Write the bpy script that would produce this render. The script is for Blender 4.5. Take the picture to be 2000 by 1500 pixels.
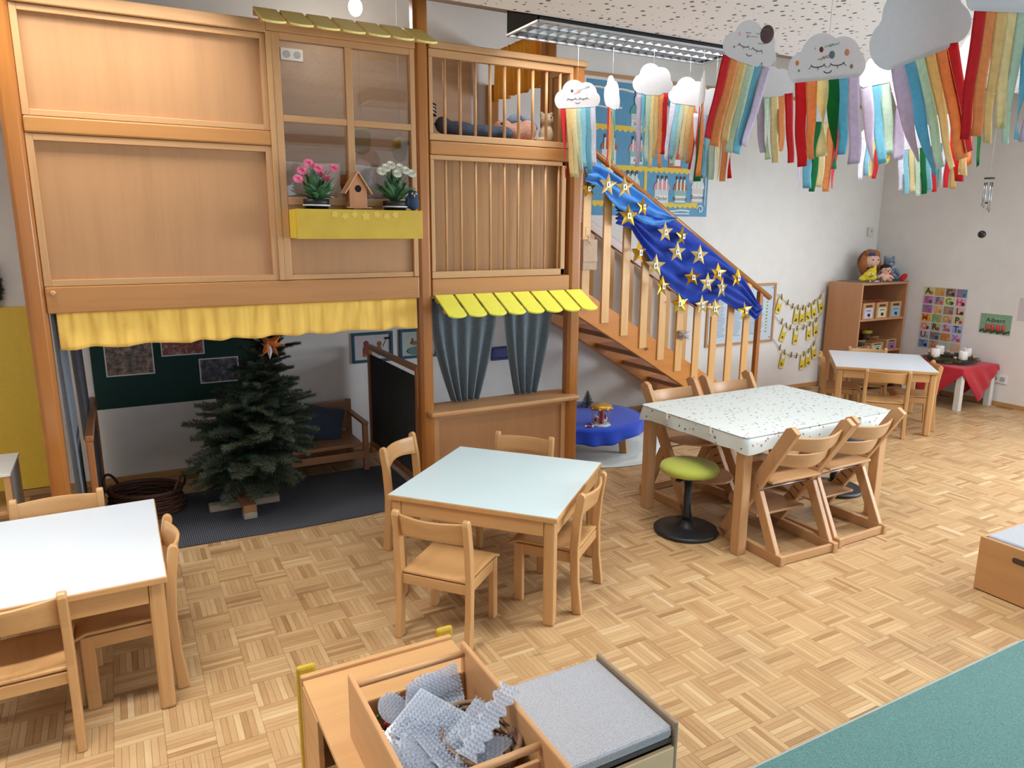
import bpy, bmesh, math, random
from mathutils import Vector, Matrix, Euler, noise
random.seed(7)
for o in list(bpy.data.objects): bpy.data.objects.remove(o)
S = bpy.context.scene
C = S.collection
PI = math.pi
R = math.radians

# ------------------------------------------------------------------ camera
EYE = Vector((0, 0, 1.7)); FPX = 1418.0
YAW, PIT, ROL = R(28.5), R(12.07), R(-0.268)
_f = Vector((math.sin(YAW)*math.cos(PIT), math.cos(YAW)*math.cos(PIT), -math.sin(PIT)))
_r = Vector((math.cos(YAW), -math.sin(YAW), 0)); _d = _f.cross(_r)
RIGHT = math.cos(ROL)*_r + math.sin(ROL)*_d
DOWN = -math.sin(ROL)*_r + math.cos(ROL)*_d
FWD = _f
cam = bpy.data.cameras.new('camera'); cam.sensor_width = 36; cam.lens = FPX/2000*36
cam.clip_start = .02; cam.clip_end = 60
camo = bpy.data.objects.new('camera', cam); C.objects.link(camo)
m = Matrix((RIGHT, -DOWN, -FWD)).transposed().to_4x4(); m.translation = EYE
camo.matrix_world = m
S.camera = camo

# survey helpers: a point of the room measured from the calibrated camera
def ray(x, y): return RIGHT*((x-1000)/FPX) + DOWN*((y-750)/FPX) + FWD
def at_y(x, y, Y): d = ray(x, y); return EYE + d*(Y/d.y)
def at_z(x, y, Z=0.0): d = ray(x, y); return EYE + d*((Z-EYE.z)/d.z)
def at_x(x, y, X): d = ray(x, y); return EYE + d*(X/d.x)
def pix(p):
    q = Vector(p)-EYE; z = q.dot(FWD)
    return (1000+FPX*q.dot(RIGHT)/z, 750+FPX*q.dot(DOWN)/z, z)

# ------------------------------------------------------------------ world, lights, exposure
S.view_settings.view_transform = 'Standard'; S.view_settings.look = 'None'
S.view_settings.gamma = 1; S.view_settings.use_curve_mapping = False
S.view_settings.exposure = 0.4
W = bpy.data.worlds.new('sky'); S.world = W; W.use_nodes = True
W.node_tree.nodes['Background'].inputs[0].default_value = (.72, .85, 1, 1)
W.node_tree.nodes['Background'].inputs[1].default_value = 1.2
def area(name, loc, rot, sx, sy, power, col=(1, 1, 1)):
    l = bpy.data.lights.new(name, 'AREA'); l.shape = 'RECTANGLE'; l.size = sx; l.size_y = sy
    l.energy = power; l.color = col
    o = bpy.data.objects.new(name, l); C.objects.link(o); o.location = loc; o.rotation_euler = rot
    return o
LAMP_POWER = 29
DAY = 1.0
# daylight through the windows of the right wall and of the wall behind the camera
area('daylight_right_window', (7.56, -.1, 1.65), (0, R(104), 0), 1.5, 4.2, 260*DAY, (.82, .91, 1))
area('daylight_rear_window', (2.2, -2.93, 1.6), (R(106), 0, 0), 6.4, 1.5, 10*DAY, (.88, .94, 1))

# ------------------------------------------------------------------ materials
def lin(c):
    c = c/255.0
    return c/12.92 if c <= .04045 else ((c+.055)/1.055)**2.4
def rgb(t, k=1.0): return (lin(t[0])*k, lin(t[1])*k, lin(t[2])*k, 1)
MATS = {}
def newmat(name):
    m = bpy.data.materials.new(name); m.use_nodes = True
    nt = m.node_tree; b = nt.nodes['Principled BSDF']
    return m, nt, b
def coords(nt, scale, rnd=True):
    tc = nt.nodes.new('ShaderNodeTexCoord'); mp = nt.nodes.new('ShaderNodeMapping')
    mp.inputs['Scale'].default_value = scale
    nt.links.new(tc.outputs['Object'], mp.inputs['Vector'])
    if rnd:
        oi = nt.nodes.new('ShaderNodeObjectInfo'); mu = nt.nodes.new('ShaderNodeVectorMath'); mu.operation = 'SCALE'
        mu.inputs[0].default_value = (13, 7, 19)
        nt.links.new(oi.outputs['Random'], mu.inputs['Scale'])
        nt.links.new(mu.outputs[0], mp.inputs['Location'])
    return mp.outputs['Vector']
def ramp(nt, fac, stops):
    r = nt.nodes.new('ShaderNodeValToRGB')
    e = r.color_ramp.elements
    while len(e) < len(stops): e.new(.5)
    for i, (p, c) in enumerate(stops): e[i].position = p; e[i].color = c
    nt.links.new(fac, r.inputs[0]); return r.outputs[0]
def nz(nt, vec, scale, detail=3, rough=.55):
    n = nt.nodes.new('ShaderNodeTexNoise'); n.inputs['Scale'].default_value = scale
    n.inputs['Detail'].default_value = detail; n.inputs['Roughness'].default_value = rough
    nt.links.new(vec, n.inputs['Vector']); return n.outputs['Fac']
def bump(nt, b, h, dist, strength=.5):
    n = nt.nodes.new('ShaderNodeBump'); n.inputs['Distance'].default_value = dist; n.inputs['Strength'].default_value = strength
    nt.links.new(h, n.inputs['Height']); nt.links.new(n.outputs[0], b.inputs['Normal'])
def P(name, col, rough=.5, var=.1, scale=30, metal=0, bmp=0, spec=.5, coat=0, alpha=1, emit=0, trans=0):
    if name in MATS: return MATS[name]
    m, nt, b = newmat(name); v = coords(nt, (1, 1, 1))
    f = nz(nt, v, scale)
    nt.links.new(ramp(nt, f, [(.25, rgb(col, 1-var)), (.75, rgb(col, 1+var))]), b.inputs['Base Color'])
    b.inputs['Roughness'].default_value = rough; b.inputs['Metallic'].default_value = metal
    b.inputs['Specular IOR Level'].default_value = spec; b.inputs['Coat Weight'].default_value = coat
    b.inputs['Alpha'].default_value = alpha; b.inputs['Transmission Weight'].default_value = trans
    if emit:
        b.inputs['Emission Color'].default_value = rgb(col); b.inputs['Emission Strength'].default_value = emit
    if bmp: bump(nt, b, f, bmp)
    MATS[name] = m; return m
def WOOD(name, col, axis='z', rough=.38, var=.16, figure=1.0):
    key = name+axis
    if key in MATS: return MATS[key]
    m, nt, b = newmat(name+'_'+axis)
    sc = {'x': (1.1, 17, 17), 'y': (17, 1.1, 17), 'z': (17, 17, 1.1)}[axis]
    v = coords(nt, sc)
    f1 = nz(nt, v, 1.0*figure, 4, .6)
    sc2 = {'x': (8, 260, 260), 'y': (260, 8, 260), 'z': (260, 260, 8)}[axis]
    f2 = nz(nt, coords(nt, sc2), 1.0, 2, .5)
    mx = nt.nodes.new('ShaderNodeMath'); mx.operation = 'MULTIPLY_ADD'
    nt.links.new(f2, mx.inputs[0]); mx.inputs[1].default_value = .35
    nt.links.new(f1, mx.inputs[2])
    c = ramp(nt, mx.outputs[0], [(.4, (lin(col[0])*(1-var), lin(col[1])*(1-var*1.25), lin(col[2])*(1-var*1.5), 1)), (.68, rgb(col)), (.95, rgb(col, 1+var*.6))])
    nt.links.new(c, b.inputs['Base Color'])
    b.inputs['Roughness'].default_value = rough
    b.inputs['Specular IOR Level'].default_value = .45
    MATS[key] = m; return m
BEECH = (200, 154, 104); PANEL = (184, 137, 93); HONEY = (172, 110, 54); LIGHTB = (200, 153, 105); BEAM = (188, 131, 74)
def beech(a='z'): return WOOD('beech', BEECH, a)
def panelw(a='z'): return WOOD('beech_veneer', PANEL, a, .42, .1)
def honey(a='z'): return WOOD('honey_wood', HONEY, a, .22, .18)
def beamw(a='x'): return WOOD('beam_wood', BEAM, a, .26, .16)
def lightb(a='z'): return WOOD('pale_beech', LIGHTB, a, .38, .12)
def chairw(a='z'): return WOOD('chair_beech', (198, 152, 100), a, .36, .13)
def ttw(a='z'): return WOOD('natural_beech', (192, 148, 104), a, .4, .14)
def FABRIC(name, col, scale=300, var=.18, rough=.9, bmp=.0008, stretch=(1, 1, 1), sheen=.2):
    if name in MATS: return MATS[name]
    m, nt, b = newmat(name); v = coords(nt, stretch, False)
    f = nz(nt, v, scale, 2)
    nt.links.new(ramp(nt, f, [(.3, rgb(col, 1-var)), (.7, rgb(col, 1+var))]), b.inputs['Base Color'])
    b.inputs['Roughness'].default_value = rough; b.inputs['Sheen Weight'].default_value = sheen
    bump(nt, b, f, bmp)
    MATS[name] = m; return m
def THIN(name, col, trans=.35, rough=.8, var=.06):
    if name in MATS: return MATS[name]
    m, nt, b = newmat(name); v = coords(nt, (1, 1, 1))
    f = nz(nt, v, 60)
    c = ramp(nt, f, [(.3, rgb(col, 1-var)), (.7, rgb(col, 1+var))])
    nt.links.new(c, b.inputs['Base Color']); b.inputs['Roughness'].default_value = rough
    t = nt.nodes.new('ShaderNodeBsdfTranslucent'); nt.links.new(c, t.inputs['Color'])
    mx = nt.nodes.new('ShaderNodeMixShader'); mx.inputs[0].default_value = trans
    nt.links.new(b.outputs[0], mx.inputs[1]); nt.links.new(t.outputs[0], mx.inputs[2])
    nt.links.new(mx.outputs[0], nt.nodes['Material Output'].inputs['Surface'])
    MATS[name] = m; return m
def GLASS(name, tint=(1, 1, 1), refl=1.0, rough=.01, base=0.0):
    if name in MATS: return MATS[name]
    m = bpy.data.materials.new(name); m.use_nodes = True; nt = m.node_tree
    nt.nodes.remove(nt.nodes['Principled BSDF'])
    t = nt.nodes.new('ShaderNodeBsdfTransparent'); t.inputs[0].default_value = (*tint, 1)
    g = nt.nodes.new('ShaderNodeBsdfGlossy'); g.inputs['Roughness'].default_value = rough
    fr = nt.nodes.new('ShaderNodeFresnel'); fr.inputs['IOR'].default_value = 1.5
    ma = nt.nodes.new('ShaderNodeMath'); ma.operation = 'MULTIPLY_ADD'; ma.inputs[1].default_value = refl; ma.inputs[2].default_value = base
    nt.links.new(fr.outputs[0], ma.inputs[0])
    mx = nt.nodes.new('ShaderNodeMixShader'); nt.links.new(ma.outputs[0], mx.inputs[0])
    nt.links.new(t.outputs[0], mx.inputs[1]); nt.links.new(g.outputs[0], mx.inputs[2])
    nt.links.new(mx.outputs[0], nt.nodes['Material Output'].inputs['Surface'])
    MATS[name] = m; return m

# ------------------------------------------------------------------ mesh builder
WC = set()          # things whose parts are given in room coordinates
def wm(o):
    l = o.matrix_basis.copy()
    return (wm(o.parent) @ o.matrix_parent_inverse @ l) if o.parent else l
def attach(o, parent):
    o.parent = parent
    if parent.name in WC:
        o.matrix_parent_inverse = wm(parent).inverted(); WC.add(o.name)
class MB:
    def __init__(s): s.v = []; s.f = []; s.sm = []
    def add(s, vs, fs, smooth=False):
        n = len(s.v); s.v += [tuple(p) for p in vs]; s.f += [tuple(i+n for i in f) for f in fs]; s.sm += [smooth]*len(fs); return s
    def box(s, x0, x1, y0, y1, z0, z1):
        vs = [(x, y, z) for z in (z0, z1) for y in (y0, y1) for x in (x0, x1)]
        return s.add(vs, [(0, 2, 3, 1), (4, 5, 7, 6), (0, 1, 5, 4), (2, 6, 7, 3), (0, 4, 6, 2), (1, 3, 7, 5)])
    def obox(s, c, ex, ey, ez):
        c = Vector(c); ex = Vector(ex); ey = Vector(ey); ez = Vector(ez)
        vs = [c+ex*a+ey*b+ez*d for d in (-1, 1) for b in (-1, 1) for a in (-1, 1)]
        return s.add(vs, [(0, 2, 3, 1), (4, 5, 7, 6), (0, 1, 5, 4), (2, 6, 7, 3), (0, 4, 6, 2), (1, 3, 7, 5)])
    def bar(s, a, b, w, h, up=(0, 0, 1)):
        a = Vector(a); b = Vector(b); d = (b-a).normalized(); u = Vector(up)
        if abs(d.dot(u)) > .99: u = Vector((1, 0, 0))
        sd = d.cross(u).normalized(); u = sd.cross(d)
        return s.obox((a+b)/2, (b-a)/2, sd*w/2, u*h/2)
    def cyl(s, a, b, r0, r1=None, n=12, cap=True, smooth=True):
        r1 = r0 if r1 is None else r1
        a = Vector(a); b = Vector(b); d = (b-a).normalized(); u = Vector((0, 0, 1))
        if abs(d.z) > .95: u = Vector((1, 0, 0))
        x = d.cross(u).normalized(); y = d.cross(x)
        vs = []; 
        for p, r in ((a, r0), (b, r1)):
            vs += [p+(x*math.cos(2*PI*i/n)+y*math.sin(2*PI*i/n))*r for i in range(n)]
        s.add(vs, [(i, (i+1) % n, n+(i+1) % n, n+i) for i in range(n)], smooth)
        if cap: s.add(vs[:n][::-1], [tuple(range(n))]); s.add(vs[n:], [tuple(range(n))])
        return s
    def tube(s, pts, r, n=8, closed=False):
        pts = [Vector(p) for p in pts]; k = len(pts); vs = []; px = None
        for i, p in enumerate(pts):
            a = pts[i-1] if (i > 0 or closed) else p; b = pts[(i+1) % k] if (i < k-1 or closed) else p
            d = (b-a).normalized(); u = px or (Vector((0, 0, 1)) if abs(d.z) < .9 else Vector((1, 0, 0)))
            u = (u-d*u.dot(d)).normalized(); px = u; w = d.cross(u)
            rr = r[i] if isinstance(r, (list, tuple)) else r
            vs += [p+(u*math.cos(2*PI*j/n)+w*math.sin(2*PI*j/n))*rr for j in range(n)]
        m = k if closed else k-1
        s.add(vs, [(i*n+j, i*n+(j+1) % n, ((i+1) % k)*n+(j+1) % n, ((i+1) % k)*n+j) for i in range(m) for j in range(n)], True)
        if not closed: s.add(vs[:n][::-1], [tuple(range(n))]); s.add(vs[-n:], [tuple(range(n))])
        return s
    def lathe(s, prof, c=(0, 0, 0), n=32, sx=1, sy=1):
        c = Vector(c); vs = []
        for r, z in prof: vs += [c+Vector((r*sx*math.cos(2*PI*j/n), r*sy*math.sin(2*PI*j/n), z)) for j in range(n)]
        k = len(prof)
        s.add(vs, [(i*n+j, i*n+(j+1) % n, (i+1)*n+(j+1) % n, (i+1)*n+j) for i in range(k-1) for j in range(n)], True)
        if prof[0][0] > 1e-6: s.add(vs[:n][::-1], [tuple(range(n))])
        if prof[-1][0] > 1e-6: s.add(vs[-n:], [tuple(range(n))])
        return s
    def prism(s, poly, fn, t0, t1, smooth=False):
        k = len(poly); vs = [Vector(fn(a, b, t)) for t in (t0, t1) for a, b in poly]
        s.add(vs, [(i, (i+1) % k, k+(i+1) % k, k+i) for i in range(k)], smooth)
        s.add(vs[:k], [tuple(range(k))[::-1]]); s.add(vs[k:], [tuple(range(k))]); return s
    def sheet(s, fn, nu, nv, closed_u=False):
        vs = [fn(i/nu, j/nv) for j in range(nv+1) for i in range(nu+1)]
        w = nu+1
        return s.add(vs, [(j*w+i, j*w+i+1, (j+1)*w+i+1, (j+1)*w+i) for j in range(nv) for i in range(nu)], True)
    def ell(s, c, r, n=12, m=8, rot=None):
        c = Vector(c); vs = []
        for j in range(m+1):
            t = PI*j/m
            for i in range(n):
                p = Vector((r[0]*math.sin(t)*math.cos(2*PI*i/n), r[1]*math.sin(t)*math.sin(2*PI*i/n), r[2]*math.cos(t)))
                if rot: p = Euler(rot).to_matrix() @ p
                vs.append(c+p)
        return s.add(vs, [(j*n+i, (j+1)*n+i, (j+1)*n+(i+1) % n, j*n+(i+1) % n) for j in range(m) for i in range(n)], True)
    def mesh(s, name):
        me = bpy.data.meshes.new(name); me.from_pydata(s.v, [], s.f)
        me.polygons.foreach_set('use_smooth', s.sm)
        b = bmesh.new(); b.from_mesh(me); bmesh.ops.remove_doubles(b, verts=b.verts, dist=1e-6)
        bmesh.ops.recalc_face_normals(b, faces=b.faces); b.to_mesh(me); b.free()
        return me
    def build(s, name, mat, parent=None, bev=0, solid=0, sub=0, loc=None, rot=None, label=None):
        o = bpy.data.objects.new(name, s.mesh(name)); C.objects.link(o)
        if mat: o.data.materials.append(mat)
        if loc: o.location = loc
        if rot: o.rotation_euler = rot
        if parent: attach(o, parent)
        if solid:
            q = o.modifiers.new('thickness', 'SOLIDIFY'); q.thickness = solid; q.offset = 0
        if sub:
            q = o.modifiers.new('smooth', 'SUBSURF'); q.levels = sub; q.render_levels = sub
        if bev:
            q = o.modifiers.new('bevel', 'BEVEL'); q.width = bev; q.segments = 2; q.limit_method = 'ANGLE'; q.angle_limit = R(40)
        if label: o['label'] = label
        return o
def thing(name, label, cat, loc=(0, 0, 0), rz=0, group=None):
    o = bpy.data.objects.new(name, None); C.objects.link(o); o.empty_display_size = .1
    o.location = loc; o.rotation_euler = (0, 0, rz); return tag(o, label, cat, group)
def tag(o, label, cat, group=None, kind=None):
    o['label'] = label; o['category'] = cat
    if group: o['group'] = group
    if kind: o['kind'] = kind
    return o
def wthing(name, label, cat, loc, group=None):
    o = thing(name, label, cat, loc, 0, group); WC.add(o.name); return o
def struct(o): o['kind'] = 'structure'; return o
def dup(root, loc, rz, label, group=None):
    def cp(o, parent):
        c = o.copy(); C.objects.link(c); c.parent = parent
        for ch in o.children: cp(ch, c)
        return c
    r = cp(root, None); r.location = loc; r.rotation_euler = (0, 0, rz); r['label'] = label
    if group: r['group'] = group
    return r
def text(s, size, mat, parent, loc, rot=(R(90), 0, 0), name='lettering', ext=.0006, sx=1, bold=0):
    cu = bpy.data.curves.new('t', 'FONT'); cu.body = s; cu.size = size; cu.align_x = 'CENTER'; cu.align_y = 'CENTER'; cu.extrude = ext; cu.offset = bold
    cu.resolution_u = 2
    t = bpy.data.objects.new('t', cu); C.objects.link(t)
    dg = bpy.context.evaluated_depsgraph_get()
    me = bpy.data.meshes.new_from_object(t.evaluated_get(dg)); bpy.data.objects.remove(t)
    o = bpy.data.objects.new(name, me); C.objects.link(o); me.materials.clear(); me.materials.append(mat)
    o.location = loc; o.rotation_euler = rot; o.scale = (sx, 1, 1); attach(o, parent); return o
def B(name, mat, parent, x0, x1, y0, y1, z0, z1, bev=.003, label=None):
    # box part with its origin at its own centre
    cx, cy, cz = (x0+x1)/2, (y0+y1)/2, (z0+z1)/2
    return MB().box(x0-cx, x1-cx, y0-cy, y1-cy, z0-cz, z1-cz).build(name, mat, parent, bev, loc=(cx, cy, cz), label=label)

# ------------------------------------------------------------------ the room
YW, XR, XL, YFR = 5.38, 7.6, -3.2, -3.0      # back, right, left wall and the wall behind the camera
ZC = 2.827                                    # perforated ceiling, which ends at Y = 3.66 where the sloped part begins
def ceil_z(y): return ZC if y < 3.66 else ZC+(y-3.66)*.2926
plaster = P('white_plaster', (238, 235, 231), .85, .03, 6)
def ceilmat():
    m, nt, b = newmat('perforated_ceiling'); v = coords(nt, (1, 1, 1), False)
    vo = nt.nodes.new('ShaderNodeTexVoronoi'); vo.voronoi_dimensions = '2D'; vo.inputs['Scale'].default_value = 17
    nt.links.new(v, vo.inputs['Vector'])
    sp = nt.nodes.new('ShaderNodeSeparateColor'); nt.links.new(vo.outputs['Color'], sp.inputs[0])
    ma = nt.nodes.new('ShaderNodeMath'); ma.operation = 'MULTIPLY_ADD'; nt.links.new(sp.outputs[0], ma.inputs[0]); ma.inputs[1].default_value = .3; ma.inputs[2].default_value = -.06
    lt = nt.nodes.new('ShaderNodeMath'); lt.operation = 'LESS_THAN'; nt.links.new(vo.outputs['Distance'], lt.inputs[0]); nt.links.new(ma.outputs[0], lt.inputs[1])
    nt.links.new(ramp(nt, lt.outputs[0], [(.2, rgb((240, 236, 236))), (.8, rgb((110, 100, 98)))]), b.inputs['Base Color'])
    b.inputs['Roughness'].default_value = .9; return m
struct(MB().box(XL, XR, YFR, 3.66, ZC, ZC+.1).build('ceiling', ceilmat()))
zs_ = ceil_z(YW+.1)
struct(MB().add([(XL, 3.66, ZC), (XR, 3.66, ZC), (XR, YW+.1, zs_), (XL, YW+.1, zs_), (XL, 3.66, ZC+.1), (XR, 3.66, ZC+.1), (XR, YW+.1, zs_+.1), (XL, YW+.1, zs_+.1)],
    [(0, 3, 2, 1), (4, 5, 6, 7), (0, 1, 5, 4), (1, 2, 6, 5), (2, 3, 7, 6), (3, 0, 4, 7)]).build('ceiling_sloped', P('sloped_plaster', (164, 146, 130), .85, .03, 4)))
struct(MB().box(XL-.1, XR+.1, YW, YW+.1, 0, 3.5).build('wall_back', plaster))
struct(MB().box(XL-.1, XL, YFR, YW, 0, 3.5).build('wall_left', plaster))
# right wall with a window band beside the camera
w = MB()
w.box(XR, XR+.1, 2.1, YW, 0, 3.5).box(XR, XR+.1, YFR, -2.3, 0, 3.5).box(XR, XR+.1, -2.3, 2.1, 0, .85).box(XR, XR+.1, -2.3, 2.1, 2.45, 3.5)
struct(w.build('wall_right', plaster))
w = MB()
w.box(XL, -1.1, YFR-.1, YFR, 0, 3.5).box(5.5, XR, YFR-.1, YFR, 0, 3.5).box(-1.1, 5.5, YFR-.1, YFR, 0, .8).box(-1.1, 5.5, YFR-.1, YFR, 2.4, 3.5)
struct(w.build('wall_front', plaster))
winf = P('window_white', (235, 235, 232), .4, .03); wing = GLASS('window_glass')
wr = struct(MB().box(-.05, .0, -2.2, 2.2, .0, .06).box(-.05, 0, -2.2, 2.2, 1.54, 1.6).box(-.05, 0, -2.2, -2.14, .06, 1.54).box(-.05, 0, 2.14, 2.2, .06, 1.54).box(-.05, 0, -.75, -.69, .06, 1.54).box(-.05, 0, .69, .75, .06, 1.54).build('window_1', winf, loc=(XR+.08, -.1, .85)))
for a, b in ((-2.14, -.75), (-.69, .69), (.75, 2.14)): MB().box(-.03, -.024, a, b, .06, 1.54).build('pane', wing, wr)
wr = struct(MB().box(-3.3, 3.3, -.05, 0, 0, .06).box(-3.3, 3.3, -.05, 0, 1.54, 1.6).box(-3.3, -3.24, -.05, 0, .06, 1.54).box(3.24, 3.3, -.05, 0, .06, 1.54).box(-1.13, -1.07, -.05, 0, .06, 1.54).box(1.07, 1.13, -.05, 0, .06, 1.54).build('window_2', winf, loc=(2.2, YFR-.03, .8)))
for a, b in ((-3.24, -1.13), (-1.07, 1.07), (1.13, 3.24)): MB().box(a, b, -.03, -.024, .06, 1.54).build('pane', wing, wr)
bb = WOOD('baseboard_wood', (196, 152, 100), 'x')
struct(MB().box(XL, XR-.015, YW-.014, YW, 0, .045).build('baseboard_back', bb, bev=.003))
struct(MB().box(XR-.014, XR, YFR, YW-.014, 0, .045).build('baseboard_right', WOOD('baseboard_wood', (196, 152, 100), 'y'), bev=.003))
struct(MB().box(3.3, XR, YW-.02, YW, 2.955, 2.985).build('trim_1', lightb('x'), bev=.003))

# ------------------------------------------------------------------ the play loft
YF = 4.1
loft = wthing('play_loft', 'two-storey beech play loft with posts, panels and a play window against the back wall', 'play loft', (1.2, 4.74, 0))
def post(x0, x1, y0, y1, z1, mat=None, z0=0):
    cx, cy = (x0+x1)/2, (y0+y1)/2; hx, hy = (x1-x0)/2, (y1-y0)/2; c = .018
    poly = [(-hx+c, -hy), (hx-c, -hy), (hx, -hy+c), (hx, hy-c), (hx-c, hy), (-hx+c, hy), (-hx, hy-c), (-hx, -hy+c)]
    return MB().prism(poly, lambda a, b, t: (a, b, t), 0, z1-z0).build('post', mat or honey(), loft, .003, loc=(cx, cy, z0))
post(-.385, -.3, YF, YF+.09, 2.95); post(1.595, 1.68, YF, YF+.09, 2.95); post(2.66, 2.752, YF, YF+.09, 2.7)
post(2.665, 2.757, 4.45, 4.54, 3.05, z0=1.293)
post(2.66, 2.75, 5.285, 5.37, 2.78, z0=1.42)
B('deck', panelw('x'), loft, -.385, 2.752, YF+.095, 5.375, 1.37, 1.42)
B('beam', beamw('x'), loft, -.3, 1.597, YF+.005, YF+.05, 1.29, 1.418, .006)
B('beam', beamw('x'), loft, 1.68, 2.66, YF+.005, YF+.05, 1.293, 1.402, .006)
B('beam', beamw('x'), loft, -.3, .79, YF+.002, YF+.045, 2.12, 2.194, .008)
B('beam', beamw('x'), loft, 1.68, 2.66, YF+.002, YF+.045, 2.122, 2.2, .008)
B('beam', honey('y'), loft, 2.68, 2.735, YF+.09, 4.45, 1.293, 1.365, .006); B('beam', honey('y'), loft, 2.68, 2.735, 4.54, 5.37, 1.293, 1.365, .006)
B('beam', honey('y'), loft, -.37, -.315, YF+.09, 5.375, 1.293, 1.365, .006)
MB().cyl((-.268, YF+.006, 1.388), (-.268, YF-.012, 1.388), .014, .009, 14).build('peg', lightb('y'), loft, .002)
def framed(x0, x1, z0, z1, t=.03, y=YF+.01, inset=.026, mat=None, th=.03):
    p = B('panel', mat or panelw(), loft, x0, x1, y+inset, y+inset+.008, z0, z1, .001)
    for a in ((x0+t, x1-t, z1-t, z1), (x0+t, x1-t, z0, z0+t)): B('frame_strip', lightb('x'), p, a[0], a[1], y, y+th, a[2], a[3], .002)
    for a in ((x0, x0+t), (x1-t, x1)): B('frame_strip', lightb('z'), p, a[0], a[1], y, y+th, z0, z1, .002)
    return p
framed(-.3, .787, 2.196, 2.668, .028)
framed(-.3, .787, 1.42, 2.118, .03)
B('rail', lightb('x'), loft, -.3, .79, YF-.008, YF+.055, 2.67, 2.73, .006)
B('stile', beech('z'), loft, .787, .815, YF-.002, YF+.05, 1.42, 2.68, .003)
B('rail', lightb('x'), loft, .79, 1.595, YF-.008, YF+.055, 2.682, 2.72, .004)
# play window with four panes over a panel
wf = B('window_frame', lightb('z'), loft, .815, .856, YF+.004, YF+.045, 1.42, 2.682, .003)
B('window_frame', lightb('z'), loft, 1.565, 1.595, YF+.004, YF+.045, 1.42, 2.682, .003)
B('window_frame', lightb('x'), loft, .856, 1.565, YF+.004, YF+.045, 2.648, 2.682, .003)
B('window_frame', lightb('x'), loft, .856, 1.565, YF+.004, YF+.045, 1.82, 1.862, .003)
B('muntin', lightb('z'), loft, 1.195, 1.234, YF+.002, YF+.03, 1.862, 2.648, .003)
B('muntin', lightb('x'), loft, .856, 1.195, YF+.004, YF+.03, 2.246, 2.28, .003); B('muntin', lightb('x'), loft, 1.234, 1.565, YF+.004, YF+.03, 2.246, 2.28, .003)
pg = GLASS('play_window_glass', (.88, .88, .88), 1.7, .015)
for a in ((.856, 1.195), (1.234, 1.565)):
    for z in ((1.862, 2.246), (2.28, 2.648)): B('pane', pg, loft, a[0], a[1], YF+.033, YF+.037, z[0], z[1], 0)
B('panel', panelw(), loft, .856, 1.565, YF+.03, YF+.038, 1.42, 1.82, .001)
B('frame_strip', lightb('x'), loft, .856, 1.565, YF+.01, YF+.03, 1.42, 1.448, .002)
B('frame_strip', beech('x'), loft, .856, 1.565, YF+.012, YF+.03, 1.785, 1.82, .002)
# right bay: railing above, doweled panel below
B('rail', lightb('x'), loft, 1.68, 2.757, YF-.01, YF+.085, 2.7, 2.737, .006)
B('frame_strip', lightb('x'), loft, 1.68, 2.66, YF+.005, YF+.04, 2.655, 2.698, .003)
B('frame_strip', lightb('x'), loft, 1.68, 2.66, YF+.005, YF+.04, 2.203, 2.24, .003)
B('frame_strip', lightb('z'), loft, 1.68, 1.703, YF+.005, YF+.04, 2.24, 2.655, .003); B('frame_strip', lightb('z'), loft, 2.635, 2.66, YF+.005, YF+.04, 2.24, 2.655, .003)
B('frame_strip', lightb('x'), loft, 1.68, 2.62, YF+.005, YF+.04, 2.094, 2.12, .003)
B('frame_strip', lightb('x'), loft, 1.68, 2.62, YF+.005, YF+.04, 1.404, 1.445, .003)
B('frame_strip', lightb('z'), loft, 1.68, 1.703, YF+.005, YF+.04, 1.445, 2.094, .003); B('frame_strip', lightb('z'), loft, 2.588, 2.62, YF+.005, YF+.04, 1.404, 2.12, .003)
for i in range(9):
    x = 1.783+.0985*i
    MB().cyl((x, YF+.022, 2.24), (x, YF+.022, 2.655), .0095, n=10).build('dowel', lightb('z'), loft)
    MB().cyl((x-.0, YF+.022, 1.445), (x, YF+.022, 2.094), .008, n=10).build('dowel', lightb('z'), loft)
for i in range(6):
    B('plank', WOOD('core_beech', (178, 132, 84), 'z', .42, .2), loft, 1.69+.155*i, 1.69+.155*(i+1)-.001, YF+.062, YF+.075, 1.42, 2.1, .001)
B('shelf_board', panelw('x'), loft, 1.68, 2.66, YF+.078, YF+.5, 2.222, 2.24, .002)
# panelling at the back of the upper storey and side panel by the stair head
B('back_panelling', WOOD('whitewashed_veneer', (192, 158, 128), 'x', .45, .12), loft, -.3, 2.53, 5.33, 5.36, 1.42, 3.02, .002)
B('back_rail', honey('x'), loft, -.3, 2.53, 5.29, 5.33, 2.0, 2.1, .004)
sp = B('side_panel', panelw('z'), loft, 2.7, 2.712, YF+.09, 4.45, 2.2, 2.68, .001)
B('frame_strip', beech('y'), sp, 2.688, 2.724, YF+.09, 4.45, 2.68, 2.72, .003)
B('frame_strip', beech('z'), sp, 2.688, 2.724, 4.41, 4.45, 2.2, 2.68, .003)
B('side_panel', panelw('z'), loft, 2.7, 2.712, YF+.09, 4.45, 1.42, 2.14, .001)
# shop counter front
p = framed(1.68, 2.66, .0, .552, .034, YF+.02, .02)
B('counter_board', lightb('x'), loft, 1.632, 2.728, YF-.06, YF+.2, .553, .586, .012)
# socket high on the upper back panel
sk = MB().box(-.075, .075, -.01, 0, -.04, .04).build('socket', P('socket_white', (235, 235, 233), .35, .02), loft, .004, loc=(1.19, 5.329, 2.84))
for dx in (-.035, .035): MB().cyl((1.19+dx, 5.316, 2.84), (1.19+dx, 5.3185, 2.84), .024, n=20).build('socket_well', P('socket_grey', (170, 170, 170), .4, .02), sk)

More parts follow.
